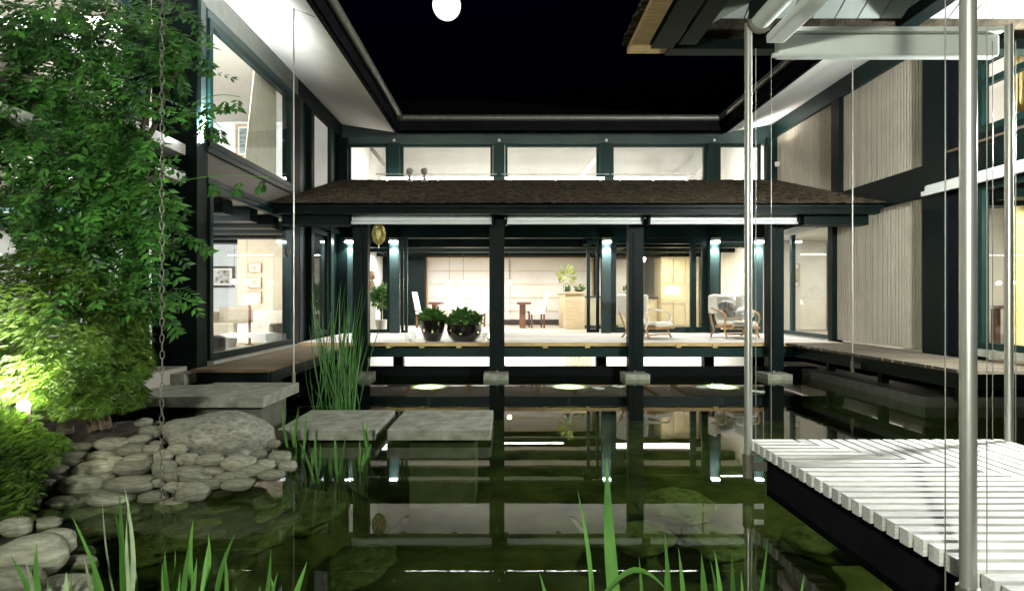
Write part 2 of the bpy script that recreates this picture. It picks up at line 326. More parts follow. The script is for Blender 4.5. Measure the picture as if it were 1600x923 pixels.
def eave(parent, a, b, wall_a, wall_b, inward):      # sloping soffit between the eave line a-b and the wall line, with fascia, gutter and roof
    m = MB(); t = Vector((0, 0, .05)); a, b, wa, wb = map(Vector, (a, b, wall_a, wall_b))
    m.hexa([a, b, wb, wa], [a+t, b+t, wb+t, wa+t]).build('soffit', soffit_w, parent)
    m = MB(); n = Vector(inward); u = Vector((0, 0, .27)); dn = Vector((0, 0, -.02))
    m.hexa([a+dn, b+dn, b-n*.05+dn, a-n*.05+dn], [a+u, b+u, b-n*.05+u, a-n*.05+u]).build('fascia', slate, parent)
    g = Vector((0, 0, .30)); MB().tube([a+n*.08+g-(b-a).normalized()*0, b+n*.08+g], .065, 10).build('gutter', zinc, parent, smooth=True)
    s = (wa-a); e = Vector((0, 0, .29)); far = s*3.2
    MB().hexa([a+e, b+e, b+far+e*1.0, a+far+e*1.0], [a+e+t, b+e+t, b+far+e+t, a+far+e+t]).build('roof', slate, parent)
EL, ER, EB, ZE, ZW = -2.365, 4.66, 12.5, 5.07, 5.77
eave(LW, (EL, 2.2, ZE), (EL, EB, ZE), (XL, 2.2, ZW), (XL, YB, ZW), (1, 0, 0))

# ------------------------------------------------------------------ right wing
RW = thing('house_wing', 'two storey house wing clad in beige ribbed panels', 'house wing', (XR, 8, 0))
ribbed(RW, XR, 11.52, YB-.1, 3.56, 5.40); ribbed(RW, XR, 9.0, 11.24, 3.56, 5.40); ribbed(RW, XR, 9.0, 11.46, .68, 3.06)
B('beam', paint2, RW, XR-.07, XR+.1, 3.0, YB-.02, 5.402, 5.77)
B('belt_beam', paint, RW, XR-.05, XR+.1, 3.0, YB-.02, 3.065, 3.555)
B('post', paint, RW, XR-.09, XR+.12, 11.24, 11.52, 3.556, 5.40); B('post', paint, RW, XR-.09, XR+.12, 11.47, 11.62, .62, 3.06)
B('post', paint, RW, XR-.085, XR+.12, 8.55, 8.99, .5, 5.401); B('wall_panel', slate, RW, XR-.02, XR+.05, 8.10, 8.549, .6, 5.401)
B('post', paint2, RW, XR-.05, XR+.12, 8.0, 8.1, .5, 5.401)
B('corner_post', paint2, RW, XR-.25, XR-.0, 14.0, 14.17, .05, 5.39)
windowx(RW, XR, 11.63, 14.0, .67, 3.05, .085, .1, mull=(13.25,), mat=column_paint)
windowx(RW, XR, 4.6, 7.99, .80, 3.05, .085, .1, mull=(6.4,)); windowx(RW, XR, 4.6, 7.99, 3.75, 5.39, .085, .1, mull=(6.4,), bars=(4.72, 4.42))
B('sill', concrete, RW, XR-.10, XR+.1, 4.6, 7.99, .70, .795); B('rail', paint, RW, XR-.06, XR+.1, 4.6, 7.99, 3.56, 3.745); B('rail', wood, RW, XR-.085, XR-.062, 3, 8.5, 3.62, 3.65)
B('wall_panel', paint, RW, XR-.02, XR+.08, 3.0, 4.59, .5, 5.4)
B('floor', floorw, RW, XR+.1, 12, 3, 20, .45, .64); B('ceiling', white, RW, XR+.12, 12, 3, 20, 3.07, 3.2)
B('floor', floorw, RW, XR+.12, 12, 3, 20, 3.4, 3.54); B('ceiling', white, RW, XR+.12, 12, 3, 20, 5.66, 5.76)
B('wall', white, RW, 11.85, 12, 3.16, 20, .65, 5.65); B('wall', white, RW, XR+.11, 11.84, 3.0, 3.15, .65, 5.65)
B('wall', white, RW, XR+.13, 11.84, 9.6, 9.75, .65, 5.65); B('wall', white, RW, XR+.13, 8.6, 15.6, 15.75, .65, 3.06)
B('wall', M('grey stone wall', (.3, .29, .26), .7, var=.3), RW, 8.61, 11.84, 16.4, 16.55, .65, 3.06)
for y in (4.8, 5.5, 6.2, 6.9, 7.6, 8.3): B('ceiling_beam', paint, RW, XR+.13, 11.8, y, y+.28, 2.82, 3.068)
eave(RW, (ER, 2.2, ZE), (ER, EB, ZE), (XR, 2.2, ZW), (XR, YB, ZW), (-1, 0, 0))

# ------------------------------------------------------------------ house between the wings
HS = thing('house', 'glazed house between two wings with clerestory and lit dining room', 'house', (0, YB, 0))
CX = [-3.82, -2.75, -.2, 2.40, 5.02, 6.08]
B('beam', column_paint, HS, XL+.06, XR-.08, YB-.1, YB+.1, 5.27, 5.76)
B('transom_beam', paint2, HS, XL+.06, XR-.06, YB-.08, YB+.1, 2.98, 3.50)
for x in CX: B('column', column_paint, HS, x-.11, x+.11, YB-.18, YB+.04, DZ+.01, 2.975)
for x in CX[1:5]:
    o = B('post', paint2, HS, x-.15, x+.13, YB-.16, YB+.08, 4.30, 5.265); MB().box(x-.03, x+.03, YB-.175, YB-.162, 5.30, 5.36).build('bolt', steel, o)
cl = [(-3.9, -2.92)]+[(CX[i]+.14, CX[i+1]-.16) for i in (1, 2, 3)]+[(5.16, 6.2)]
for a, b in cl: windowy(HS, YB, a, b, 4.28, 5.265, .06, .08)
windowy(HS, YB, CX[0]+.12, CX[1]-.12, DZ+.012, 2.975, .08, .08, mull=())
windowy(HS, YB, CX[3]+.12, CX[4]-.12, DZ+.012, 2.975, .14, .08, mull=(4.55,))
windowy(HS, YB, CX[1]+.14, CX[1]+.30, DZ+.012, 2.975, .06, .08); windowy(HS, YB+.05, CX[3]-.45, CX[3]-.14, DZ+.012, 2.93, .08, .06)
windowy(HS, YB, CX[4]+.12, CX[5]-.12, DZ+.012, 2.975, .08, .08)
# rooms
B('floor', floorw, HS, XL+.0, XR-.02, YB+.1, 20.2, .45, .64)
B('ceiling', white, HS, XL, XR-.02, YB+.12, 20.2, 3.02, 3.2)
for y in (14.7, 16.2, 17.7): B('ceiling_beam', paint, HS, XL+.1, 6.4, y, y+.22, 2.80, 3.018)
B('ceiling_beam', paint, HS, 1.9, 2.1, YB+.15, 14.69, 2.84, 3.017); B('ceiling_beam', paint, HS, 2.95, 3.15, 14.93, 16.19, 2.84, 3.017); B('ceiling_beam', paint, HS, 2.95, 3.15, 16.43, 17.69, 2.84, 3.017)
B('wall', white, HS, XL, XR, 20.05, 20.2, .65, 3.01); B('wall', white, HS, XL-.02, XL+.08, YB+.12, 20.04, .65, 3.01)
B('wall', white, HS, XR-.16, XR-.03, 15.3, 20.04, .65, 3.01)
B('lintel', paint, HS, XL+.1, 2.9, 19.0, 19.14, 2.86, 3.01); B('skirting', dark_obj, HS, -.2, 2.0, 18.93, 18.985, .66, .82)
B('partition', paint, HS, XL+.09, -2.66, 18.6, 18.75, .65, 2.84)
sc_y = 19.03
for i in range(5):
    z0 = .66+i*.44
    for k, (a, b) in enumerate(((-2.62, 0.07), (.09, 2.78))):
        B('screen_panel', sheet, HS, a, b, sc_y, sc_y+.05, z0, z0+.425)
MB().box(-2.66, -2.625, 19.0, 19.1, .65, 2.855).box(2.785, 2.82, 19.0, 19.1, .65, 2.855).build('screen_frame', lightwood, HS)
m = MB()
for i in range(6): m.box(-2.62, 2.78, 19.01, 19.028, .648+i*.44-.012+.006, .648+i*.44+.010)
m.build('screen_rail', lightwood, HS)
B('wall', boardwhite, HS, XL+.1, XR-.17, 18.9, 19.05, 3.21, 7.3)
MB().hexa([(XL, YB+.12, 5.78), (XR, YB+.12, 5.78), (XR, 19.1, 7.4), (XL, 19.1, 7.4)], [(XL, YB+.12, 5.86), (XR, YB+.12, 5.86), (XR, 19.1, 7.48), (XL, 19.1, 7.48)]).build('ceiling', white, HS)
for x in (XL, XR-.13): MB().hexa([(x, YB+.12, 3.21), (x+.1, YB+.12, 3.21), (x+.1, 18.89, 3.21), (x, 18.89, 3.21)], [(x, YB+.12, 5.77), (x+.1, YB+.12, 5.77), (x+.1, 18.89, 7.3), (x, 18.89, 7.3)]).build('wall', white, HS)
for xa, xb in ((2.6, 2.15), (5.9, 5.3), (-3.95, -3.3)):
    m = MB(); sg = 1 if xa > 0 else -1
    a = [(xa+.75*sg*.6, 17.2, 6.3), (xa+.75*sg*.6+.14, 17.2, 6.3), (xa+.75*sg*.6+.14, 17.34, 6.3), (xa+.75*sg*.6, 17.34, 6.3)]
    b = [(xb-.5*sg, 15.6, 4.4), (xb-.5*sg+.14, 15.6, 4.4), (xb-.5*sg+.14, 15.74, 4.4), (xb-.5*sg, 15.74, 4.4)]
    m.hexa(b, a).build('stair_beam', M('grey beam', (.25, .24, .22), .6), HS)
# back eave
eave(HS, (EL, EB, ZE), (ER, EB, ZE), (XL, YB, ZW), (XR, YB, ZW), (0, -1, 0))
# plinth under the terrace, basement windows lit by an area light inside
B('plinth', paint, HS, XL, XR, YB+.0, YB+.09, .14, .44); B('plinth', paint, HS, XL, XR, YB+.0, YB+.09, -1.2, -.8)
bx = [XL+.05, PX(627, YB), PX(781, YB), PX(940, YB), PX(1105, YB), XR-.1]
for a_, b_ in zip(bx, bx[1:]): windowy(HS, YB+.045, a_+.02, b_-.02, -.798, .138, .05, .06, mat=paint)
B('basement_wall', white, HS, XL, XR, 15.6, 15.7, -1.2, .44); B('basement_floor', white, HS, XL, XR, YB+.1, 15.59, -1.3, -1.2)
for px in (622, 940, 1108): B('plinth_post', paint, HS, PX(px, 13.0)-.11, PX(px, 13.0)+.11, 13.0, 13.2, -1.2, .40)
for i in range(8): B('shelf_slat', maplewood, HS, PX(884+i*5.5, 15.4), PX(887+i*5.5, 15.4), 15.4, 15.44, -.9, .3)
struct('light_well_floor', MB().box(-4.3, 6.7, 11.36, 14.5, -1.3, -1.2), concrete)
single(MB().box(-4.3, 6.0, 11.2, 11.35, -1.3, .17), 'pond_wall', M('black stone', (.004, .005, .005), .8, spec=.1), 'low black wall closing the pond under the terrace', 'wall')
# terrace posts on concrete footings
for i, x in enumerate(CX[1:5]):
    o = MB().box(x-.14, x+.005, 10.8, 11.0, .15, 3.0).box(x+.012, x+.14, 10.8, 11.0, .15, 3.0).box(x-.05, x+.05, 10.785, 10.799, .3, 2.7).build('terrace_post', paint, HS)
    B('footing', concrete, o, x-.24, x+.22, 10.62, 11.12, -.07, .10, bevel=.01); B('foundation', slate, o, x-.2, x+.18, 10.66, 11.08, -.8, -.072); MB().tube([(x, 10.9, .10), (x, 10.9, .16)], .03).build('pin', steel, o)
# pent roof over the terrace
RF, RB = (9.9, 3.11), (14.08, 4.36)
tr = MB().hexa([(XL+.06, RF[0], RF[1]-.07), (XR-.08, RF[0], RF[1]-.07), (XR-.08, RB[0], RB[1]-.07), (XL+.06, RB[0], RB[1]-.07)], [(XL+.06, RF[0], RF[1]-.02), (XR-.08, RF[0], RF[1]-.02), (XR-.08, RB[0], RB[1]-.02), (XL+.06, RB[0], RB[1]-.02)]).build('terrace_roof', paint, HS)
m = MB(); nrow = 34
for j in range(nrow):
    t0 = j/nrow; t1 = (j+1.35)/nrow
    y0 = RF[0]-.05+(RB[0]-RF[0])*t0; z0 = RF[1]+(RB[1]-RF[1])*t0; y1 = min(RB[0], y0+(RB[0]-RF[0])*1.4/nrow); z1 = z0+(y1-y0)*.3
    x = XL+.05
    while x < XR-.1:
        wd = random.uniform(.06, .12); x1 = min(x+wd-.006, XR-.075); e = random.uniform(-.01, .01); h = random.uniform(0, .010); q = random.uniform(-.006, .006)
        m.hexa([(x, y0+e, z0+h), (x1, y0+e, z0+h+q), (x1, y1, z1-.018), (x, y1, z1-.018)], [(x, y0+e, z0+h+.022), (x1, y0+e, z0+h+q+.022), (x1, y1, z1), (x, y1, z1)]); x += wd
sh = m.build('shingles', shingle, tr); sh['kind'] = 'stuff'
B('eave_beam', paint, HS, XL+.07, XR-.09, 10.0, 10.16, 2.955, 3.10); B('post_beam', paint2, HS, XL+.07, XR-.09, 10.81, 10.99, 3.002, 3.24)
for x in np.linspace(XL+.3, XR-.4, 9): MB().hexa([(x, 10.17, 2.98), (x+.1, 10.17, 2.98), (x+.1, 14.0, 4.13), (x, 14.0, 4.13)], [(x, 10.17, 3.12), (x+.1, 10.17, 3.12), (x+.1, 14.0, 4.27), (x, 14.0, 4.27)]).build('rafter', paint, HS)
# bracket boards where the roof meets the wings
B('bracket', paint, HS, XL+.08, PX(545, 10.4), 10.3, 10.6, 2.80, 2.99); B('bracket', paint, HS, PX(1252, 10.4), XR-.1, 10.3, 10.6, 2.80, 2.99)
# ------------------------------------------------------------------ decks
def planks_x(parent, x0, x1, y0, y1, z, pitch, th, mat, gap=.008, jag=0, name='plank'):
    n = int(round((y1-y0)/pitch)); p = (y1-y0)/n; me = MB().box(0, 1, 0, p-gap, -th, 0).mesh(name, mat)
    for i in range(n):
        o = link_mesh(name, me, parent); a = x0+random.uniform(-jag, jag); o.location = (a-OFF[parent].x, y0+i*p-OFF[parent].y, z-OFF[parent].z); o.scale = (x1-a+random.uniform(-jag, jag), 1, 1)
TD = thing('terrace_deck', 'pale timber terrace in front of the glazed house', 'deck', (0, 11.05, DZ))
planks_x(TD, XL+.1, XR-.12, 11.05, 14.0, DZ, .145, .03, wood_t)
MB().box(XL+.1, XR-.12, 11.02, 11.045, .585, .652).build('edge_board', lightwood, TD); MB().box(XL+.1, XR-.12, 11.03, 11.17, .38, .55).build('edge_beam', paint2, TD)
for px in (607, 659, 717, 852, 918, 1060, 1117): B('joist', lightwood, TD, PX(px, 11.0)-.045, PX(px, 11.0)+.045, 10.98, 13.9, .552, .618)
LD = thing('timber_walkway', 'brown timber walkway along the left wing window', 'deck', (-3.5, 9, .6))
planks_x(LD, -3.95, -2.98, 7.2, 11.0, .60, .105, .035, wood, .012, .004)
MB().box(-3.9, -3.01, 7.25, 7.33, .42, .56).box(-3.09, -3.0, 7.34, 11.0, .42, .56).build('bearer', paint, LD)
RD = thing('timber_walkway', 'grey brown timber walkway along the ribbed wing', 'deck', (5.9, 9, DZ))
planks_x(RD, 5.3, XR-.1, 6.7, 11.04, DZ-.004, .105, .04, wood_r, .012, .015)
planks_x(RD, XR-.098, 9, 6.7, 8.0, DZ-.008, .105, .04, wood_r, .012, .0)
MB().box(5.42, 5.52, 6.9, 11.0, .40, .60).box(5.53, 9, 6.9, 7.0, .40, .60).build('bearer', paint, RD)
single(MB().box(5.7, 6.35, 7.9, 12.4, -.6, .14).box(6.352, 9, 7.9, 8.6, -.6, .139), 'plinth_ledge', M('wet dark concrete', (.13, .125, .10), .5, var=.3), 'low concrete ledge under the walkway beside the pond', 'ledge')
for y in (7.6, 9.2, 10.7): B('support_post', paint2, RD, 5.95, 6.07, y, y+.1, .142, .60)

# awning cassettes
def awning(x0, x1, Y, z0, z1, label):
    t = thing('awning', label, 'awning', ((x0+x1)/2, Y, z0), 0, 'awning cassettes over the terrace')
    B('housing', alu, t, x0+.03, x1-.03, Y-.06, Y+.08, z0+.055, z1, bevel=.015); B('front_bar', alu, t, x0+.02, x1-.02, Y-.09, Y-.02, z0, z0+.05, bevel=.012)
    for x in (x0, x1-.03): B('end_cap', paint, t, x, x+.028, Y-.1, Y+.09, z0-.01, z1+.01)
    for k in (.3, .7): B('clip', steel, t, x0+(x1-x0)*k, x0+(x1-x0)*k+.06, Y-.03, Y+.03, z1, z1+.03)
awning(PX(548, 10.5), PX(771, 10.5), 10.5, 2.83, 2.995, 'long white awning cassette above the planted pots')
awning(PX(790, 10.5), PX(1004, 10.5), 10.5, 2.83, 2.995, 'long white awning cassette between the two middle terrace posts')
awning(PX(1012, 10.5), PX(1246, 10.5), 10.5, 2.83, 2.995, 'long white awning cassette above the two armchairs')
t = thing('awning', 'white awning cassette above the door of the ribbed wing', 'awning', (XR-.2, 12.5, 2.95)); B('housing', alu, t, XR-.24, XR-.1, 11.7, 14.0, 2.92, 3.06, bevel=.015); B('front_bar', alu, t, XR-.28, XR-.242, 11.7, 14.0, 2.90, 2.96)
t = thing('awning', 'pale awning cassette above the gold screen window', 'awning', (XR-.2, 7, 3.0)); B('housing', alu, t, XR-.24, XR-.1, 4.6, 8.75, 3.06, 3.19, bevel=.03); B('front_bar', alu, t, XR-.30, XR-.242, 4.6, 8.72, 3.02, 3.09)

# ------------------------------------------------------------------ floating deck and pavilion
FD = thing('floating_deck', 'bright bleached timber deck with mitred boards over the pond', 'deck', (2.9, 3.2, .373))
dx0, dx1, dy0, dy1, dz = 1.90, 4.0, 1.85, 4.55, .373
p = .097; n = int((dy1-dy0)/p)
for i in range(n):
    y1 = dy1-i*p; y0 = y1-p+.034; q0 = min(dx1, dx0+(dy1-y1)*1.0+.26); q1 = min(dx1, dx0+(dy1-y0)*1.0+.26)
    MB().hexa([(dx0, y0, dz-.075), (q1, y0, dz-.075), (q0, y1, dz-.075), (dx0, y1, dz-.075)], [(dx0, y0, dz), (q1, y0, dz), (q0, y1, dz), (dx0, y1, dz)]).build('board', wood_x, FD)
n = int((dx1-dx0-.26)/p)
for i in range(n):
    x0 = dx0+.268+i*p; x1 = x0+p-.024; ya = dy1-(x0-dx0-.262)-.0; yb = dy1-(x1-dx0-.262)
    MB().hexa([(x0, min(ya, dy1-.005), dz-.07), (x1, yb, dz-.07), (x1, dy1, dz-.07), (x0, dy1, dz-.07)], [(x0, min(ya, dy1-.005), dz), (x1, yb, dz), (x1, dy1, dz), (x0, dy1, dz)]).build('board', wood_y, FD)
MB().box(dx0+.12, dx0+.20, dy0, dy1-.04, -.05, dz-.08)  .box(dx0+.201, dx1, dy1-.12, dy1-.05, -.05, dz-.08).build('frame_beam', slate, FD)
PV = thing('pavilion', 'open pavilion with steel posts and shingled hip roof over the deck', 'pavilion', (2.9, 3.3, 0))
for x, y, zb in ((1.86, 4.47, .12), (1.815, 2.28, .18), (3.90, 4.50, .2), (4.1, 2.28, .2)):
    o = MB().tube([(x, y, zb), (x, y, 3.60)], .029, 16).build('post', steel, PV, smooth=True)
    MB().tube([(x, y, zb-.02), (x, y, zb+.16)], .042, 14).box(x, x+.14, y-.012, y+.012, zb+.03, zb+.10).build('bracket', zinc, o)
ex0, ex1, ey0, ey1, ez, pk = 1.05, 4.9, 1.2, 5.2, 3.69, Vector((2.98, 3.2, 4.75))
def hipslope(a, b, up, name, mat, off, th, parent=PV):
    a, b = Vector(a), Vector(b); o = Vector((0, 0, off)); t = Vector((0, 0, th)); u = Vector(up)
    return MB().hexa([a+o, b+o, u+o, u+o+(a-b)*.001], [a+o+t, b+o+t, u+o+t, u+o+t+(a-b)*.001]).build(name, mat, parent)
cs = [(ex0, ey1, ez), (ex1, ey1, ez), (ex1, ey0, ez), (ex0, ey0, ez)]
for k in range(4): hipslope(cs[k], cs[(k+1) % 4], pk, 'roof_slope', shingle, .075, .06)
def lerp(a, b, t): return Vector(a)*(1-t)+Vector(b)*t
def boards(a, b, up, n, parent=PV):                    # white underside boards running up the slope, each its own piece
    a, b, up = Vector(a), Vector(b), Vector(up); ln = (b-a).length; e = (b-a)/ln; tm = (up-a).dot(e)
    foot = a+e*tm; sl = up-foot; m = n
    for i in range(m):
        s0, s1 = ln*i/m+.006, ln*(i+1)/m-.006
        def h(s): return max(.02, min(s/tm, (ln-s)/(ln-tm)))
        q0, q1 = a+e*s0, a+e*s1; t = Vector((0, 0, .03)); o = Vector((0, 0, .02)); st = sl*.14
        if min(h(s0), h(s1)) < .16: continue
        MB().hexa([q0+st+o, q1+st+o, q1+sl*h(s1)+o, q0+sl*h(s0)+o], [q0+st+o+t, q1+st+o+t, q1+sl*h(s1)+o+t, q0+sl*h(s0)+o+t]).build('ceiling_board', M('pale green ceiling board', (.34, .38, .35), .6, var=.08, rnd=.06), parent)
boards(cs[0], cs[1], pk, 20); boards(cs[3], cs[0], pk, 20)
# eave: golden board, dark gutter boards, ragged shingle edge
B('eave_board', lightwood, PV, ex0+.02, ex0+.17, ey0, ey1-.02, ez-.02, ez+.03); B('eave_board', lightwood, PV, ex0+.171, ex0+.36, ey1-.17, ey1-.02, ez-.021, ez+.03)
B('eave_board', paint, PV, ex0+.361, ex1, ey1-.14, ey1-.0, ez-.03, ez+.06)
B('purlin', paint, PV, ex0+.19, ex0+.38, ey0, ey1-.19, ez-.05, ez+.06); B('purlin', paint, PV, ex0+.43, ex0+.58, ey0, ey1-.2, ez-.02, ez+.07)
m = MB()
for i in range(90):
    y = ey0+(ey1-ey0)*i/90; wd = random.uniform(.035, .05); e = random.uniform(.0, .03)
    m.box(ex0-e-.01, ex0+.1, y, y+wd, ez+.045+random.uniform(0, .012), ez+.075)
for i in range(44):
    x = ex0+(ex1-ex0)*i/44; wd = random.uniform(.07, .1); e = random.uniform(0, .05)
    m.box(x, x+wd, ey1-.05, ey1+.01+e, ez+.06+random.uniform(0, .012), ez+.10)
s2 = m.build('eave_shingles', shingle, PV); s2['kind'] = 'stuff'
MB().hexa([(ex0+.25, ey1-.25, ez-.02), (ex0+.36, ey1-.16, ez-.02), (1.95, 4.42, ez+.10), (1.86, 4.34, ez+.10)], [(ex0+.25, ey1-.25, ez+.08), (ex0+.36, ey1-.16, ez+.08), (1.95, 4.42, ez+.22), (1.86, 4.34, ez+.22)]).build('hip_rafter', M('weathered green grey timber', (.13, .15, .11), .7, var=.2), PV)
B('perimeter_beam', paint, PV, 1.83, 1.93, 2.0, 4.39, 3.60, 3.72)
B('rafter', paint, PV, 3.35, 3.50, 3.6, 5.0, 3.80, 3.90)
t = thing('awning', 'white roller awning on the far side of the pavilion', 'awning', (3, 4.5, 3.5))
MB().box(PX(1216, 4.6), PX(1560, 4.6), 4.58, 4.68, 3.40, 3.575).build('housing', alu, t, bevel=.02); MB().box(PX(1210, 4.6), PX(1562, 4.6), 4.55, 4.60, 3.58, 3.615).build('cover_strip', alu, t); MB().tube([(PX(1207, 4.6), 4.6, 3.41), (PX(1215, 4.6), 4.6, 3.41)], .02).build('end_pin', alu, t)
t = thing('awning', 'white roller awning on the pond side of the pavilion', 'awning', (1.95, 3.4, 3.5))
MB().tube([(1.93, 2.3, 3.60), (1.93, 4.4, 3.60)], .075, 16).build('roll', alu, t, smooth=True); MB().box(1.98, 2.12, 2.3, 4.44, 3.43, 3.50).build('front_bar', alu, t, bevel=.015); MB().tube([(1.93, 4.401, 3.60), (1.93, 4.43, 3.60)], .10, 16).build('end_cap', zinc, t)
t = thing('assumed_pole_lamp', 'assumed globe lamp on a pole out of view beside the pavilion', 'lamp', (5.5, 5.0, -.7)); MB().ball((5.5, 5.0, 3.1), .085, 18, 12).build('globe', glow_pav, t, smooth=True); MB().tube([(5.5, 5.0, -.75), (5.5, 5.0, 3.0)], .03).build('pole', steel, t)  # lamp and pole assumed out of view, added for light on the deck
# vertical wires and rods
wire_m = M('dull wire steel', (.30, .29, .25), .5, metal=.6, var=.2)
def wire(x, y, z0, z1, r, label, g=None, mat=wire_m): return single(MB().tube([(x, y, z0), (x, y, z1)], r*.62, 8), 'guide_wire', mat, label, 'wire', g, smooth=True)
wire(PX(1181, 4.5), 4.5, .30, 3.42, .0045, 'thin guide wire nearest the far corner steel post', 'pavilion guide wires')
wire(PX(1205, 4.6), 4.6, .30, 3.40, .0045, 'thin guide wire dropping from the end of the far roller awning', 'pavilion guide wires')
wire(PX(1477, 2.28), 2.28, .30, 3.5, .004, 'thin guide wire just left of the thick near steel post', 'pavilion guide wires')
wire(PX(1542, 2.35), 2.35, .20, 3.5, .003, 'thin dark guide wire just right of the thick near steel post', 'pavilion guide wires')
wire(PX(1551, 4.55), 4.55, .30, 3.5, .005, 'bright guide wire left of the slim right hand steel post', 'pavilion guide wires')
wire(PX(1587, 4.55), 4.55, .30, 3.5, .005, 'guide wire right of the slim right hand steel post', 'pavilion guide wires')
t = thing('rain_rod', 'slim steel rod from the eave to the right walkway edge', 'rod', (PX(1332, 8.9), 8.9, .37)); MB().tube([(PX(1332, 8.9), 8.9, .50), (PX(1332, 8.9), 8.9, 5.36)], .011).build('rod', wire_m, t, smooth=True)
MB().tube([(PX(1332, 8.9), 8.9, .36), (PX(1332, 8.9), 8.9, .52)], .028, 10).box(PX(1332, 8.9), 5.45, 8.88, 8.92, .42, .49).build('bracket', zinc, t); MB().tube([(PX(1332, 8.9), 8.9, 5.36), (ER, 8.9, 5.36)], .010).build('hook', steel, t)
t = thing('rain_rod', 'slim steel rod standing on the raised concrete slab', 'rod', (PX(459, 7.1), 7.1, .45)); MB().tube([(PX(459, 7.1), 7.1, .46), (PX(459, 7.1), 7.1, PZ(14, 7.1)), (EL-.01, 7.1, PZ(14, 7.1)-.10)], .010).build('rod', steel, t, smooth=True)
MB().tube([(PX(459, 7.1), 7.1, .45), (PX(459, 7.1), 7.1, .58)], .022, 10).build('foot', zinc, t)
CH = thing('rain_chain', 'metal rain chain hanging in front of the climbing plant', 'chain', (PX(253, 3.97), 3.97, 0))
lk = MB(); ring = [(.013*math.cos(2*PI*k/12), 0, .032*math.sin(2*PI*k/12)) for k in range(13)]
lk.tube(ring, .0031, 6, caps=False); lme = lk.mesh('link', M('dull chain steel', (.20, .19, .16), .4, metal=.8, var=.3), smooth=True)
for i in range(96):
    o = link_mesh('link', lme, CH); o.location = (random.uniform(-.002, .002), 0, 5.2-i*.0555); o.rotation_euler = (0, random.uniform(-.05, .05), (PI/2 if i % 2 else 0)+random.uniform(-.3, .3)+.4)

# ------------------------------------------------------------------ concrete steps and stones
def slab(x0, x1, y0, y1, z, th, label, base=None):
    t = thing('stepping_slab', label, 'slab', ((x0+x1)/2, (y0+y1)/2, z-th)); B('slab', concrete, t, x0, x1, y0, y1, z-th, z, bevel=.008)
    if base: B('base', M('wet dark concrete', (.10, .10, .08), .6, var=.3), t, *base)
slab(-3.61, -2.57, 6.1, 7.14, .45, .12, 'raised concrete slab behind the big boulder below the walkway', (-3.4, -2.68, 6.3, 7.0, -.3, .325))
slab(-2.36, -1.35, 5.9, 6.96, .145, .11, 'concrete stepping slab behind the iris clump with streaked front', (-2.2, -1.5, 6.2, 6.8, -.9, .03))
slab(-1.23, -.17, 5.9, 6.96, .145, .11, 'concrete stepping slab reaching farthest out into the pond', (-1.05, -.35, 6.2, 6.8, -.9, .03))
slab(-4.5, -3.68, 6.25, 7.15, .42, .11, 'shaded concrete slab beside the maple at the foot of the pier')
slab(-4.9, -4.02, 7.2, 7.56, .545, .14, 'narrow concrete step against the dark pier')
def stone_mesh(seed, sub=3, rough=.16):
    import bmesh
    bm = bmesh.new(); bmesh.ops.create_icosphere(bm, subdivisions=sub, radius=1)
    for q in bm.verts:
        n = q.co.normalized(); d = 1+rough*noise.noise(n*1.3+Vector((seed*7.1, 0, 0)))+rough*.35*noise.noise(n*3.2+Vector((0, seed*3.3, 0)))
        s = Vector([math.copysign(abs(k)**.82, k) for k in n]); q.co = s*d
    me = bpy.data.meshes.new('stone'); bm.to_mesh(me); bm.free(); me.polygons.foreach_set('use_smooth', [True]*len(me.polygons)); return me
SM = [stone_mesh(i) for i in range(9)]
for me in SM: me.materials.append(stone_m)
AM = [stone_mesh(40+i, 3, .42) for i in range(5)]
for me in AM: me.materials.clear(); me.materials.append(algae_m)
def stone(px, py, wpx, hpx, z=None, meshes=SM, label='smooth rounded river stone stacked in the bank below the maple', g='river stones in the pond bank', name='river_stone', deep=None, tilt=None):
    if z is None: z = max(-.05, min(.50, .48-(py-650)*.0036))
    Y = FPX*(CZ-z)/(py-VY); a = wpx*Y/FPX/2; h = hpx*Y/FPX/2
    o = bpy.data.objects.new(name, random.choice(meshes)); COL.objects.link(o); o.location = (PX(px, Y), Y+a*.15, z-.01); o.scale = (a*.97, (deep or a*random.uniform(.55, .75)), h*1.04)
    o.rotation_euler = (random.uniform(-.1, .1), -(tilt if tilt is not None else random.uniform(-.06, .10)), random.uniform(-.15, .15)); tag(o, label, 'stone', g); return o
ST = [(330,318,125,45),(470,303,140,60),(275,365,200,65),(430,352,125,45),(550,328,125,55),(588,282,95,40),(627,252,90,55),(635,325,75,45),(600,210,80,35),(580,365,125,45),(480,375,80,40),(210,413,175,65),(395,408,180,70),(560,403,165,65),(690,410,105,85),(685,355,85,60),(740,325,90,50),(785,365,105,50),(880,370,125,55),(795,425,155,60),(1005,385,145,70),(900,415,100,35),(1065,408,140,50),(1175,360,100,60),(1120,390,90,50),(1085,345,70,40),(1140,430,110,45),(1010,430,110,40),(1210,395,80,45),(340,475,195,80),(550,470,225,65),(755,480,140,45),(810,505,150,85),(460,530,200,65),(640,523,130,45),(275,555,175,70),(195,490,90,85),(70,400,70,40),(100,370,130,34),(120,570,120,80),(660,300,60,30),(270,240,70,50),(30,460,110,70),(60,520,120,70),(690,235,60,36),(1150,300,60,36)]
for (zx, zy, zw, zh) in ST: stone(zx*.3715, 580+zy*.3715, zw*.3715, zh*.3715)
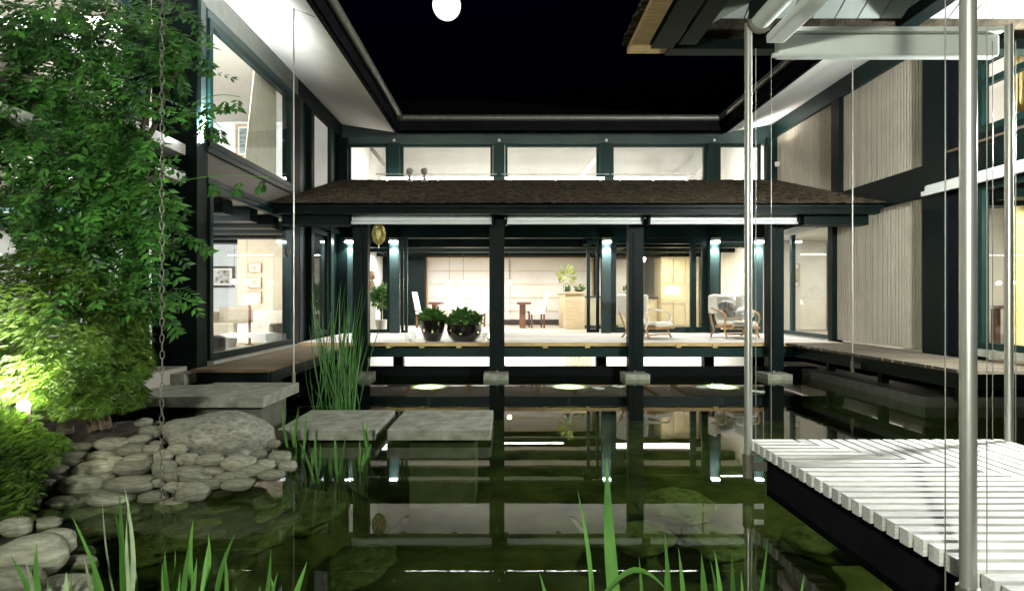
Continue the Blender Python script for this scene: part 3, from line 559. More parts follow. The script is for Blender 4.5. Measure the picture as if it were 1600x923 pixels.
for (zx, zy, zw, zh) in ((60,480,90,50),(140,455,110,55),(240,445,90,40),(20,560,110,70),(200,600,110,50),(330,600,150,55),(420,580,120,45),(90,620,110,50),(520,580,150,50),(10,610,90,60),(720,560,150,45),(880,470,110,50),(950,440,110,40),(1000,470,140,50),(400,470,60,40),(450,440,70,30),(660,465,60,35),(720,440,70,40),(860,445,70,30),(150,530,90,50)): stone(zx*.3715, 580+zy*.3715, zw*.3715, zh*.3715)
for (zx, zy, zw, zh, z) in ((190,636,125,50,.02),(60,650,130,80,.05)): stone(zx*.3715, 580+zy*.3715, zw*.3715, zh*.3715, z)
for (zx, zy, zw, zh, z, lb) in ((225,715,170,110,.12,'pale long rock with a rusty spot in the near bank'),(110,780,300,170,.10,'broad flat grey rock at the near left bank'),(50,880,230,130,.16,'pale rounded rock in the bottom corner of the bank'),(325,815,150,95,-.02,'dark half sunk rock behind the brightly lit iris clump'),(340,757,110,50,-.04,'flat wet rock just under the long pale rock'),(260,905,260,70,.05,'low pale rock among the iris leaves in the near bank')):
    stone(zx*.3715, 580+zy*.3715, zw*.3715, zh*.3715, z, label=lb, g=None)
bl = bpy.data.objects.new('boulder', stone_mesh(21, 5, .2)); COL.objects.link(bl); bl.data.materials.append(boulder_m); bl.location = P(341, 682, 4.88); bl.scale = (.415, .27, .19); bl.rotation_euler = (0, .05, .1); tag(bl, 'large pale speckled boulder in front of the raised slab', 'boulder')
for (px, py, wp, hp, z) in ((150,585,60,20,.5),):
    pass
# sunken algae stones
for (px, py, wp, hp, z) in ((330,800,120,34,-.14),(395,790,110,30,-.16),(235,805,90,34,-.14),(300,830,110,34,-.2),(180,815,80,34,-.12),(250,850,90,36,-.25),(470,800,120,34,-.3),(400,835,120,34,-.3),(330,880,120,40,-.35),(1060,790,110,20,-.45),(1000,840,100,22,-.55),(560,880,110,28,-.55),(880,640,60,10,-.2),(1290,850,110,26,-.5),(1120,845,90,22,-.55)):
    stone(px, py, wp, hp, z, AM, 'algae covered stone lying under the pond water', 'sunken stones', 'sunken_stone', deep=wp/330)
# gravel between boulder and slab: countless pebbles
m = MB(); 
for i in range(420):
    px, py = random.choice(((random.uniform(240, 400), random.uniform(632, 652)), (random.uniform(410, 470), random.uniform(680, 705)), (random.uniform(180, 300), random.uniform(640, 690))))
    z = .36-(py-640)*.004; Y = FPX*(CZ-z)/(py-VY); m.ball((PX(px, Y), Y, bank(PX(px, Y), Y)+.01), (random.uniform(.015, .035), .02, random.uniform(.008, .018)), 6, 4)
struct('gravel', m, stone_m, True, 'stuff')
# lily pads
for px, py in ((935, 607), (966, 604), (1099, 605), (1121, 601), (1184, 612)):
    Y = FPX*CZ/(py-VY); v = [(0, 0, 0)]+[(.11*math.cos(a), .11*math.sin(a), .004*math.sin(3*a)) for a in np.linspace(.25, 2*PI-.25, 20)]
    v2 = [(x, y, z+.006) for x, y, z in v]; f = [(0, i+1, i) for i in range(1, 20)]+[(21, 21+i, 22+i) for i in range(1, 20)]+[(i, i+1, i+22, i+21) for i in range(1, 20)]
    o = MB().add(v, f).add([], []).build('lily_pad', lily_m); o.data.clear_geometry(); o.data.from_pydata(v+v2, [], f); o.location = (PX(px, Y), Y, .006); o.rotation_euler[2] = random.uniform(0, 6)
    tag(o, 'small pale lily pad floating in front of the terrace', 'lily pad', 'floating lily pads')

# ------------------------------------------------------------------ plants with sword leaves
def blade(parent, base, tip, width, mat, bend=.12, arch=None, name='leaf'):
    base, tip = Vector(base), Vector(tip); ax = tip-base; L = ax.length; side = ax.cross(Vector((random.uniform(-.4, .4), 1, 0))).normalized(); fr = ax.cross(side).normalized()
    n = 9; v = []; f = []; bd = side*L*random.uniform(-bend, bend)+fr*L*random.uniform(-bend, bend)*.6; tw = random.uniform(-.5, .5)
    for i in range(n+1):
        t = i/n; p = base+ax*t+bd*math.sin(PI*t*.9)
        if arch: p = p+Vector(arch)*math.sin(PI*t)
        wd = width*(.55+.9*t-1.45*t**3.2)*.9; wd = max(wd, .0004); s = side*math.cos(tw*t)+fr*math.sin(tw*t); k = fr*math.cos(tw*t)-side*math.sin(tw*t)
        v += [p-s*wd/2, p+k*wd*.13, p+s*wd/2, p-k*wd*.03]
    for i in range(n):
        for k in range(4): a = i*4; f.append((a+k, a+(k+1) % 4, a+4+(k+1) % 4, a+4+k))
    f.append((3, 2, 1, 0)); f.append((n*4, n*4+1, n*4+2, n*4+3))
    return MB().add(v, f).build(name, mat, parent, smooth=True)
def clump(name, label, cat, basepx, Yb, blades, width, mat, group=None, tipdy=0, zb=-.05):
    b = P(basepx[0], basepx[1], Yb); b.z = zb; t = thing(name, label, cat, b, group=group)
    for bl_ in blades:
        tx, ty = bl_[0], bl_[1]; bx = bl_[2] if len(bl_) > 2 and bl_[2] is not None else basepx[0]+(tx-basepx[0])*.25; wd = bl_[3] if len(bl_) > 3 else 1; mt = bl_[4] if len(bl_) > 4 else mat
        Y = Yb+random.uniform(-.12, .12); base = Vector((PX(bx, Y), Y, zb)); tip = P(tx, ty, Y+random.uniform(-.18, .12)); blade(t, base, tip, width*wd*random.uniform(.85, 1.15), mt, .07)
    return t
z1 = lambda x, y: (x*.3715, 580+y*.3715)
z2 = lambda x, y: (400+x*.3715, 580+y*.3715)
z3 = lambda x, y: (780+x*.3716, 580+y*.3716)
def T(fn, lst): return [(*fn(a[0], a[1]), *([fn(a[2], 0)[0] if a[2] is not None else None] if len(a) > 2 else []), *a[3:]) for a in lst]
clump('iris', 'tall iris clump at the lower middle with one very broad upright leaf', 'iris', (985, 980), 2.15, T(z3, [(155,845,230,.8),(318,497,390,.8),(460,355,545,1.7),(395,835,450,.7),(583,775,600,.9),(685,665,672,1.0)]), .036, iris_m)
clump('iris', 'iris clump with a leaf leaning towards the bright deck', 'iris', (1120, 990), 2.15, T(z3, [(748,735,780,1),(845,757,868,1.1),(870,785,905,.7),(893,748,905,.8),(970,757,950,1),(1125,690,985,1),(840,840,845,.6),(1088,872,1100,1),(1180,900,1185,.7),(1290,850,1275,.8),(1010,830,1000,.8),(930,870,940,.7),(700,840,720,.8)]), .036, iris_m)
t = thing('iris', 'single arching iris leaf bowed low over the water', 'iris', P(960, 930, 2.1)); blade(t, P(945, 925, 2.1), P(1050, 930, 2.0), .03, iris_m, .02, arch=(0, 0, .09))
clump('iris', 'brightly lit pale iris clump beside the near bank rocks', 'iris', (200, 990), 2.6, T(z1, [(290,597,480,.8),(435,520,505,1,iris_lit),(510,480,525,1.2,iris_lit),(545,535,550,1,iris_lit),(470,565,520,.7),(355,765,450,1.2,iris_lit),(395,810,470,.8),(560,800,560,.8),(500,500,515,1.0,iris_m)]), .034, iris_m)
clump('iris', 'short iris clump in front of the bottom corner rocks', 'iris', (70, 990), 2.5, T(z1, [(40,775,190,1),(105,785,190,.9,iris_lit),(170,715,240,1),(275,840,250,1,iris_lit),(125,835,120,1,iris_lit),(310,830,330,.6),(200,860,280,.7)]), .034, iris_m)
clump('iris', 'dense iris clump just right of the hanging chain', 'iris', (300, 990), 2.6, T(z1, [(700,750,740,1),(735,740,730,1),(800,720,760,1),(825,620,850,1.1),(870,680,830,1),(1000,680,900,1),(875,725,830,.8),(940,755,930,1.2),(830,780,790,.9),(690,800,740,.7),(760,840,750,.7)]), .032, iris_m)
clump('iris', 'sparse iris clump with slanting leaves over dark water', 'iris', (420, 1000), 2.5, T(z1, [(1130,730,1040,1),(1290,795,1140,1),(1175,840,1130,.8),(1135,865,1130,.9),(1100,895,1095,.8),(990,900,990,.7)]), .032, iris_m)
def clump_b(name, label, cat, Yz, pairs, width, mat, group=None):           # leaves given by tip and water-level base
    bx = sum(p[2] for p in pairs)/len(pairs); by = sum(p[3] for p in pairs)/len(pairs); Y0 = FPX*CZ/(by-VY); t = thing(name, label, cat, (PX(bx, Y0), Y0, 0), group=group)
    for (tx, ty, bx, by) in pairs: Y = FPX*(CZ+.02)/(by-VY); blade(t, (PX(bx, Y), Y, -.06), P(tx, ty, Y), width*random.uniform(.8, 1.2), mat, .05)
def Tb(lst): return [(*z2(a, b), *z2(c_, d)) for a, b, c_, d in lst]
clump_b('iris', 'iris clump in the water at the left corner of the streaked slab', 'iris', 0, Tb([(115,125,160,390),(185,145,180,360),(210,170,190,370),(140,230,165,385),(165,190,172,380)]), .036, iris_m)
clump_b('iris', 'iris clump in the water in front of the streaked slab', 'iris', 0, Tb([(255,250,265,450),(175,290,245,450),(235,320,235,400),(335,260,345,445),(380,270,350,445),(310,330,312,440),(270,300,258,445),(365,330,350,440)]), .034, iris_m)
clump_b('iris', 'iris clump in the water at the right corner of the streaked slab', 'iris', 0, Tb([(445,195,478,370),(470,215,480,360),(435,290,430,400),(485,300,440,400),(460,330,445,405)]), .034, iris_m)
pr = []
for i in range(62):
    bx = random.gauss(530, 17); by = random.uniform(634, 650); tx = bx+random.gauss(0, 20); ty = random.triangular(425, 600, 500)
    pr.append((tx, ty, bx, by))
pr += [(492, 420, 520, 640), (520, 436, 524, 642), (486, 446, 512, 640), (545, 432, 534, 642), (566, 438, 548, 640), (577, 455, 552, 640), (478, 560, 492, 642), (484, 575, 492, 642), (500, 545, 493, 642)]
clump_b('reeds', 'tall green reed clump standing in the pond behind the slabs', 'reeds', 0, pr, .019, reed_m)

# ------------------------------------------------------------------ climbing wisteria and cut leaf maple
def leaflets(arr, V, F, c, d, nrm, L, W):      # one leaflet: a folded diamond
    s = d.cross(nrm); s.normalize(); n0 = len(V)
    V += [c, c+d*L*.45+s*W-nrm*W*.25, c+d*L, c+d*L*.45-s*W-nrm*W*.25]; F += [(n0, n0+1, n0+2), (n0, n0+2, n0+3)]
def frond(V, F, p, d, L, n):
    d = d.normalized(); pos = p.copy(); step = L/n; g = Vector((0, 0, -1)); up = Vector((random.uniform(-.3, .3), -.6, .7)).normalized()
    for i in range(n):
        d = (d+g*.13).normalized(); pos = pos+d*step; s = d.cross(up).normalized(); nn = s.cross(d).normalized(); sz = .088*(1-.35*abs(i/n-.5))*random.uniform(.65, 1.35)
        for sg in (-1, 1):
            q = (s*sg*.85+d*.5+g*random.uniform(.05, .45)).normalized(); leaflets(None, V, F, pos, q, nn, sz, sz*.21)
    leaflets(None, V, F, pos, d, nn, .065, .014)
WI = thing('wisteria', 'dense green climbing plant covering the corner of the left wing', 'climbing plant', (-3.5, 5.4, .35))
V, F = [], []
CL = [(40,40,60,45,52),(120,22,80,40,62),(15,215,40,45,22),(195,60,50,45,34),(240,30,40,35,22),(282,30,20,28,8),(285,95,24,28,15),(262,70,22,30,8),(110,95,75,50,52),(35,150,45,55,36),(150,160,75,55,60),(205,120,40,40,18),(85,215,70,50,46),(170,240,65,50,48),(228,215,30,30,12),(290,175,12,14,5),(90,290,75,45,50),(190,305,60,45,40),(236,320,24,40,14),(130,355,70,45,44),(205,375,45,45,28),(250,365,16,30,6),(110,410,60,40,30),(190,440,45,40,24),(258,450,18,30,9),(55,330,40,45,20),(228,290,26,22,8),(15,100,30,45,22),(245,470,10,22,3),(150,470,40,24,10)]
stems = []
for (cx, cy, rx, ry, n) in CL:
    for _ in range(int(n*1.7)):
        r = math.sqrt(random.random()); a = random.uniform(0, 2*PI); px, py = cx+rx*r*math.cos(a), cy+ry*r*math.sin(a); Y = 5.3+random.gauss(0, .33)-.3*(1-r)
        p = P(px, py, Y); d = Vector((random.gauss(.1, .8), random.gauss(-.5, .5), random.gauss(-.15, .4))); frond(V, F, p, d, random.uniform(.24, .40), random.randint(5, 7))
    stems.append((cx, cy))
me = MB(); me.v = [tuple(q) for q in V]; me.f = F; fo = me.build('foliage', wist_m, WI); fo['kind'] = 'stuff'
base = Vector((-3.9, 5.6, .3))
for k, pts in enumerate((((150,600,5.6),(140,450,5.5),(170,330,5.5),(120,200,5.5),(140,60,5.5),(60,-60,5.5)), ((160,600,5.6),(190,460,5.5),(230,350,5.5),(215,230,5.5),(240,100,5.5),(230,-40,5.5)), ((140,600,5.6),(90,430,5.6),(60,280,5.6),(50,120,5.6)), ((170,330,5.5),(240,200,5.4),(290,60,5.3)))):
    q = [P(a, b, Y) for a, b, Y in pts]; sm = [lerp(q[i], q[i+1], t)+Vector((random.uniform(-.02, .02), 0, 0)) for i in range(len(q)-1) for t in (0, .33, .66)]+[q[-1]]
    MB().tube(sm, [.035-.022*i/len(sm) for i in range(len(sm))], 7).build('stem', bark, WI, smooth=True)
V2, F2 = [], []
for (a, b) in (((305, 160), (375, 152)), ((250, 215), (218, 275)), ((270, 285), (420, 278)), ((305, 180), (345, 200))):
    q = [lerp(P(*a, 5.0), P(*b, 5.2), t)+Vector((0, 0, .04*math.sin(PI*t))) for t in np.linspace(0, 1, 7)]; MB().tube(q, .0035, 5).build('tendril', iris_m, WI)
    for t in (.4, .7, .95): p = lerp(P(*a, 5.0), P(*b, 5.2), t); frond(V2, F2, p, Vector((random.uniform(-.3, .3), -.3, -.6)), .12, 4)
me = MB(); me.v = [tuple(q) for q in V2]; me.f = F2; o = me.build('tendril_leaves', wist_m, WI); o['kind'] = 'stuff'
MA = thing('maple', 'low cut leaf maple with fine drooping foliage on the stone bank', 'shrub', P(140, 668, 4.75))
V, F = [], []
def cutleaf(p, d, L):
    d = d.normalized(); s = d.cross(Vector((0, 0, 1))); s = s.normalized() if s.length > .01 else Vector((1, 0, 0)); nn = s.cross(d)
    for k in range(-3, 4):
        a = k*.36+random.uniform(-.08, .08); q = (d*math.cos(a)+s*math.sin(a)+Vector((0, 0, -.15*abs(k)*.4))).normalized(); l = L*(1-.13*abs(k)); sd = nn.cross(q)*l*.036; n0 = len(V)
        V.extend([p, p+q*l*.5+sd, p+q*l+Vector((0, 0, -.18*l)), p+q*l*.5-sd]); F.extend([(n0, n0+1, n0+2), (n0, n0+2, n0+3)])
ML = [(60,420,90,34,4.7,300),(20,480,70,40,4.4,330),(130,460,90,36,4.8,360),(70,530,110,40,4.45,560),(180,520,55,40,4.8,300),(150,570,80,40,4.6,470),(40,590,80,38,4.3,420),(205,560,36,34,4.8,170),(110,625,70,26,4.5,260),(180,610,50,30,4.7,200),(15,660,50,24,4.1,190),(30,705,60,28,3.95,220),(20,765,45,36,3.85,180),(10,740,60,30,3.9,140),(70,690,40,18,4.15,90),(200,480,30,30,4.9,90)]
for (cx, cy, rx, ry, Y, n) in ML:
    for _ in range(int(n*3.4)):
        r = random.random()**.5; a = random.uniform(0, 2*PI); px = cx+rx*r*math.cos(a); py = cy+ry*r*math.sin(a)+.004*(px-cx)**2*.4; p = P(px, py, Y+random.gauss(0, .16))
        cutleaf(p, Vector(((px-120)*.008+random.gauss(0, .8), random.gauss(-.4, .35), random.gauss(-.30, .3))), random.uniform(.045, .085))
me = MB(); me.v = [tuple(q) for q in V]; me.f = F; fo = me.build('foliage', maple_m, MA); fo['kind'] = 'stuff'
for pts in (((150,672),(135,630),(110,580),(60,520)), ((160,670),(158,620),(170,570),(190,520)), ((172,668),(160,630),(140,590),(130,500)), ((145,674),(125,650),(80,620),(40,600))):
    q = [P(a, b, 4.75) for a, b in pts]; MB().tube([lerp(q[i], q[i+1], t) for i in range(3) for t in (0, .5)]+[q[-1]], [.026, .024, .02, .017, .014, .011, .008], 7).build('stem', bark, MA, smooth=True)
def leafball(parent, c, r, n, L, mat=pot_leaf, flat=.6, W=.38):
    V, F = [], []
    for _ in range(n):
        d = Vector((random.gauss(0, 1), random.gauss(0, 1), random.gauss(.3, .7))).normalized(); p = Vector(c)+Vector((d.x*r*random.uniform(.3, 1), d.y*r*random.uniform(.3, 1), d.z*r*flat*random.uniform(.4, 1)))
        dd = (d+Vector((random.gauss(0, .4), random.gauss(0, .4), random.gauss(-.1, .3)))).normalized(); leaflets(None, V, F, p, dd, (dd.orthogonal()+d*.5).normalized(), L*random.uniform(.7, 1.2), L*W)
    m = MB(); m.v = [tuple(q) for q in V]; m.f = F; o = m.build('foliage', mat, parent); o['kind'] = 'stuff'; return o

# ------------------------------------------------------------------ things on the terrace
def pot(px0, px1, pyt, Y, prof, label, leaf):
    c_ = (PX((px0+px1)/2, Y), Y, DZ+.004); t = thing('planter', label, 'planter', c_); MB().lathe(prof, c_, 28).build('pot', glaze, t, smooth=True)
    MB().lathe([(prof[-3][0]*.9, prof[-3][1]-.03), (prof[-3][0]*.9, prof[-3][1]-.02)], c_, 20).build('soil', soil, t); leafball(t, (c_[0], c_[1], c_[2]+leaf[0]), leaf[1], leaf[2], leaf[3]); return t
pot(655, 697, 500, 11.45, [(.13, 0), (.16, .02), (.22, .18), (.255, .34), (.265, .40), (.25, .41), (.235, .36)], 'dark glazed tapering planter with leafy plant beside the round pot', (.44, .24, 320, .12))
pot(698, 753, 505, 11.4, [(.20, 0), (.24, .02), (.32, .12), (.35, .22), (.335, .30), (.345, .33), (.33, .335), (.30, .28)], 'wide round dark glazed planter with bushy plant on the terrace edge', (.42, .32, 560, .11))
def candle(px, Y, label):
    c_ = (PX(px, Y), Y, DZ+.004); t = thing('candle_glass', label, 'candle', c_); MB().lathe([(.07, 0), (.10, .03), (.115, .10), (.10, .17), (.095, .17), (.11, .10), (.095, .035), (.0, .012)], c_, 20).build('glass', glass, t, smooth=True)
    MB().lathe([(.03, .015), (.03, .08)], c_, 12).build('wax', cushion, t); MB().ball((c_[0], c_[1], c_[2]+.11), (.012, .012, .03), 8, 6).build('flame', glow_candle, t)
candle(641, 11.3, 'candle in a round glass left of the dark planters'); candle(764, 11.3, 'candle in a glass between the round planter and the post')
LN = thing('lantern', 'egg shaped golden lattice lantern hanging under the terrace eave', 'lantern', P(592, 382, 10.7)); lc = P(592, 366, 10.7)
MB().ball(lc, (.055, .055, .10), 12, 8).build('inner_lamp', emit('lantern glow', (1, .8, .3), .25), LN)
m = MB()
for k in range(10):
    for sg in (-1, 1): m.tube([(lc.x+.12*math.sin(a)*math.cos(k*2*PI/10+sg*a*.6), lc.y+.12*math.sin(a)*math.sin(k*2*PI/10+sg*a*.6), lc.z+.19*math.cos(a)) for a in np.linspace(.05, PI-.05, 12)], .010, 5)
m.build('lattice', M('aged brass', (.42, .36, .12), .4, metal=.7, var=.2), LN); MB().tube([(lc.x, lc.y, lc.z+.19), (lc.x, lc.y, 3.0)], .005).tube([(lc.x, lc.y, lc.z-.19), (lc.x, lc.y, lc.z-.26)], .008).build('hanger', steel, LN)
def lounge(loc, rz, label, pillow):
    t = thing('lounge_chair', label, 'armchair', loc, rz, 'bent wood lounge chairs', local=True)
    v = []; n = 10                                             # one curved cushion for seat and back, in profile along local y (front is -y)
    prof = [(-.62, .30), (-.55, .36), (-.3, .35), (-.05, .33), (.12, .34), (.22, .46), (.30, .64), (.37, .80), (.42, .90), (.50, .95)]
    up, lo = prof, [(y+.05, z-.09) for y, z in prof]; v = []
    for x in (-.27, .27): v += [(x, y, z) for y, z in up]+[(x, y, z) for y, z in lo]
    k = len(prof); f = []
    for i in range(k-1): f += [(i, i+1, 2*k+i+1, 2*k+i), (k+i+1, k+i, 3*k+i, 3*k+i+1), (i+1, i, k+i, k+i+1), (2*k+i, 2*k+i+1, 3*k+i+1, 3*k+i)]
    f += [(0, 2*k, 3*k, k), (k-1, 2*k-1, 4*k-1, 3*k-1)]
    o = MB().add(v, f).build('cushion', cushion, t, smooth=True, bevel=.03); B('wing', cushion, t, -.36, -.28, .12, .44, .50, .92, bevel=.03); B('wing', cushion, t, .28, .36, .12, .44, .50, .92, bevel=.03)
    B('seat_frame', rattan, t, -.31, .31, -.60, .16, .20, .25)
    for s in (-1, 1):
        MB().tube([(s*.36, .22, .62), (s*.38, .05, .60), (s*.38, -.22, .57), (s*.38, -.40, .52), (s*.375, -.46, .42), (s*.37, -.40, .30), (s*.36, -.36, .2)], .022, 8).build('armrest', cushion if pillow == 0 else rattan, t, smooth=True)
        MB().tube([(s*.35, -.34, .24), (s*.36, -.40, .12), (s*.36, -.48, 0)], .022, 8).build('leg', rattan, t, smooth=True); MB().tube([(s*.34, .40, .62), (s*.35, .24, .30), (s*.35, .14, .14), (s*.36, .28, 0)], .022, 8).build('leg', rattan, t, smooth=True)
    MB().tube([(-.36, -.44, .08), (.36, -.44, .08)], .015, 8).build('stretcher', rattan, t)
    if pillow:
        q = MB().ball((0, 0, 0), (.24, .08, .2), 14, 8).build('pillow', zebra, t, smooth=True); q.location = (-.05, .10, .62); q.rotation_euler = (-.45, .3, 0)
        q = MB().ball((0, 0, 0), (.24, .05, .17), 14, 8).build('pillow', mat_p, t, smooth=True); q.location = (.22, -.15, .52); q.rotation_euler = (-.7, -.3, .3)
    return t
lounge((PX(1006, 12.5), 12.6, DZ+.004), R(38), 'cream cushioned lounge chair turned towards the side', 0)
lounge((PX(1151, 12.5), 12.75, DZ+.004), R(6), 'lounge chair with patterned cushions beside the white lamp', 1)
TL = thing('table_lamp', 'white shaded table lamp behind the patterned lounge chair', 'lamp', (PX(1138, 14.9), 14.9, .65))
lx = PX(1138, 14.9); MB().lathe([(.21, 0), (.13, .26), (.12, .26)], (lx, 14.9, 1.36), 24).build('shade', glow_shade, TL, smooth=True); MB().lathe([(.10, 0), (.03, .04), (.03, .70)], (lx, 14.9, .66), 14).build('stand', rattan, TL, smooth=True)
for px in (640, 663):
    c_ = P(px, 268, 13.6); single(MB().ball((c_.x, c_.y, c_.z), .085, 14, 10).lathe([(.09, -.26), (.07, -.2), (.035, -.16), (.03, -.08)], c_, 12), 'finial', concrete, 'small ball ornament left on the terrace roof' if px == 640 else 'small ball ornament nearer the clerestory post on the terrace roof', 'ornament', 'ball ornaments', smooth=True)

# ------------------------------------------------------------------ dining room and kitchen
def chair(loc, rz, label):
    t = thing('dining_chair', label, 'chair', loc, rz, 'dining chairs', local=True); B('seat', mat_p, t, -.22, .22, -.22, .22, .40, .48, bevel=.02)
    MB().hexa([(-.21, .18, .50), (.21, .18, .50), (.21, .23, .50), (-.21, .23, .50)], [(-.21, .30, 1.05), (.21, .30, 1.05), (.21, .34, 1.05), (-.21, .34, 1.05)]).build('backrest', mat_p, t, bevel=.015)
    B('back_rail', redwood, t, -.20, .20, .235, .265, .52, .68)
    for x in (-.19, .15):
        for y in (-.2, .17): B('leg', redwood, t, x, x+.045, y, y+.045, 0, .40)
chair((PX(714, 17.6), 17.7, .645), PI+PI, 'white dining chair seen from behind above the round planter'); chair((PX(748, 17.6), 17.7, .645), 0, 'white dining chair seen from behind nearest the terrace post')
chair((PX(838, 17), 17.0, .645), R(-80), 'white dining chair at the free end of the table'); chair((PX(664, 17), 17.0, .645), R(80), 'white dining chair beside the glass door leaf')
DT = thing('dining_table', 'long dining table with glass top and reddish wooden ends', 'table', (-.7, 17.1, .645))
for a, b in ((672, 690), (808, 829)): B('leg', redwood, DT, PX(a+4, 17), PX(b-8, 17), 16.8, 17.4, .646, 1.33); B('end_board', redwood, DT, PX(a, 17), PX(b, 17), 16.6, 17.6, 1.33, 1.40)
B('glass_top', glass, DT, PX(690, 17)+.01, PX(808, 17)-.01, 16.6, 17.6, 1.36, 1.385)
for px, lb in ((702, 'left bulb pendant over the dining table'), (724, 'second bulb pendant over the dining table'), (796, 'bulb pendant half hidden beside the terrace post')):
    c_ = P(px, 442, 16.9); t = thing('pendant_lamp', lb, 'lamp', c_, group='pendant lamps'); MB().ball(c_, .06, 12, 8).build('bulb', glow_warm, t, smooth=True); MB().tube([(c_.x, c_.y, c_.z+.06), (c_.x, c_.y, 3.01)], .005, 6).build('cord', dark_obj, t)
KI = thing('kitchen_island', 'pale wooden kitchen counter with raised bar end', 'kitchen counter', (2.1, 16.4, .645))
B('bar', maplewood, KI, PX(882, 16.4), PX(912, 16.4), 16.2, 18.2, .646, 1.64); B('bar_top', maplewood, KI, PX(879, 16.4), PX(914, 16.4), 16.15, 18.25, 1.642, 1.69); B('unit', cabinet, KI, PX(912, 16.4)+.004, PX(945, 16.4)+.4, 16.3, 17.2, .75, 1.52); B('worktop', counter, KI, PX(912, 16.4)+.004, PX(945, 16.4)+.42, 16.28, 17.22, 1.522, 1.57)
B('plinth', dark_obj, KI, PX(912, 16.4)+.02, PX(945, 16.4)+.38, 16.36, 17.1, .646, .748)
for i in range(3): B('drawer', cabinet, KI, PX(914, 16.4)+i*.34, PX(914, 16.4)+i*.34+.325, 16.278, 16.298, .78, 1.50)
VA = thing('vase', 'green glass vase with yellow flowers on the bar end', 'vase', P(885, 455, 16.35)); vc = (PX(886, 16.35), 16.35, 1.692)
MB().lathe([(.07, 0), (.10, .02), (.105, .16), (.07, .22), (.06, .24)], vc, 16).build('vessel', M('dark green glass', (.03, .07, .03), .1, var=.2, coat=1), VA, smooth=True)
leafball(VA, (vc[0], vc[1], vc[2]+.42), .2, 60, .22, M('yellow green blossom', (.35, .42, .10), .5, var=.3, island=.4), 1.0, .12)
t = thing('fruit_bowl', 'low bowl with green leaves on the kitchen bar', 'bowl', (PX(905, 16.6), 16.6, 1.692)); MB().lathe([(.06, 0), (.15, .05), (.16, .06)], (PX(905, 16.6), 16.6, 1.692), 16).build('bowl', dark_obj, t); leafball(t, (PX(905, 16.6), 16.6, 1.78), .14, 40, .1)
t = thing('herb_pot', 'green herb pot behind the kitchen sink', 'plant', (PX(982, 17.6), 17.6, 1.56)); MB().lathe([(.07, 0), (.09, .12)], (PX(982, 17.6), 17.6, 1.562), 12).build('pot', rattan, t); leafball(t, (PX(982, 17.6), 17.6, 1.75), .16, 70, .1, flat=1)
KC = thing('kitchen_cabinet', 'tall cream kitchen cabinets with lit worktop niche', 'cabinet', (5.3, 17.6, .645)); ka, kb = PX(1034, 17.6), PX(1088, 17.6)
B('carcass', cabinet, KC, ka, kb+.1, 17.7, 18.5, .646, 2.78)
for i in range(3):
    x = ka+.02+i*.36
    o = B('door', cabinet, KC, x, x+.34, 17.67, 17.695, 1.95, 2.74); B('handle', steel, o, x+.29, x+.305, 17.65, 17.668, 2.0, 2.2); o = B('door', cabinet, KC, x, x+.34, 17.67, 17.695, .70, 1.45); B('handle', steel, o, x+.05, x+.3, 17.65, 17.668, 1.36, 1.38)
B('niche_light', emit('niche light', (1, .86, .55), 12), KC, PX(1042, 17.6), PX(1062, 17.6), 17.66, 17.68, 1.66, 1.84)
KB = thing('kitchen_counter', 'long kitchen counter with sink under the paper screens', 'kitchen counter', (3.6, 18.4, .645)); B('unit', cabinet, KB, 2.9, ka-.02, 18.0, 18.6, .646, 1.5); B('worktop', counter, KB, 2.88, ka-.02, 17.97, 18.62, 1.502, 1.55); B('splash_panel', sheet, KB, 2.9, ka-.3, 18.65, 18.7, 1.56, 2.78)
for i in range(4): o = B('door', cabinet, KB, 2.92+i*.42, 2.92+i*.42+.40, 17.975, 17.998, .7, 1.46); B('handle', steel, o, 2.97+i*.42, 3.25+i*.42, 17.955, 17.973, 1.40, 1.42)
HD = thing('bust', 'brown carved head on a stand inside the left glass door', 'statue', (PX(581, 16), 16, .645)); hx = PX(581, 16)
MB().ball((hx, 16, PZ(430, 16)), (.10, .11, .14), 14, 10).ball((hx+.07, 15.93, PZ(433, 16)), (.05, .05, .05), 8, 6).tube([(hx, 16, PZ(438, 16)), (hx, 16, PZ(455, 16))], [.06, .13], 12).build('head', M('brown carved wood', (.2, .11, .06), .5, var=.3), HD, smooth=True); B('stand', white, HD, hx-.14, hx+.14, 15.88, 16.12, .646, PZ(455, 16))
t = thing('house_plant', 'bushy green house plant inside the left glass door', 'plant', (PX(596, 15.2), 15.2, .645)); MB().lathe([(.12, 0), (.17, .3)], (PX(596, 15.2), 15.2, .646), 16).build('pot', white, t); leafball(t, (PX(598, 15.2), 15.2, PZ(465, 15.2)), .34, 420, .14, flat=1.0); MB().tube([(PX(596, 15.2), 15.2, .9), (PX(596, 15.2), 15.2, 1.5)], .02).build('stem', bark, t)
def picture(px0, px1, py0, py1, Y, frame, art, label, mount=.22):
    x0, x1, z0, z1_ = PX(px0, Y), PX(px1, Y), PZ(py1, Y), PZ(py0, Y); t = thing('picture', label, 'picture', ((x0+x1)/2, Y, z0)); fw = min(.05, (x1-x0)*.08)
    MB().box(x0, x0+fw, Y-.04, Y, z0, z1_).box(x1-fw, x1, Y-.04, Y, z0, z1_).box(x0+fw, x1-fw, Y-.04, Y, z0, z0+fw).box(x0+fw, x1-fw, Y-.04, Y, z1_-fw, z1_).build('frame', frame, t)
    B('mount', mat_p, t, x0+fw, x1-fw, Y-.02, Y-.004, z0+fw, z1_-fw); q = (x1-x0)*mount; r = (z1_-z0)*mount; B('print', art, t, x0+q, x1-q, Y-.024, Y-.021, z0+r, z1_-r)
picture(328, 367, 416, 449, 13.58, dark_obj, ink_p, 'large framed ink drawing on the cool white wall', .2)
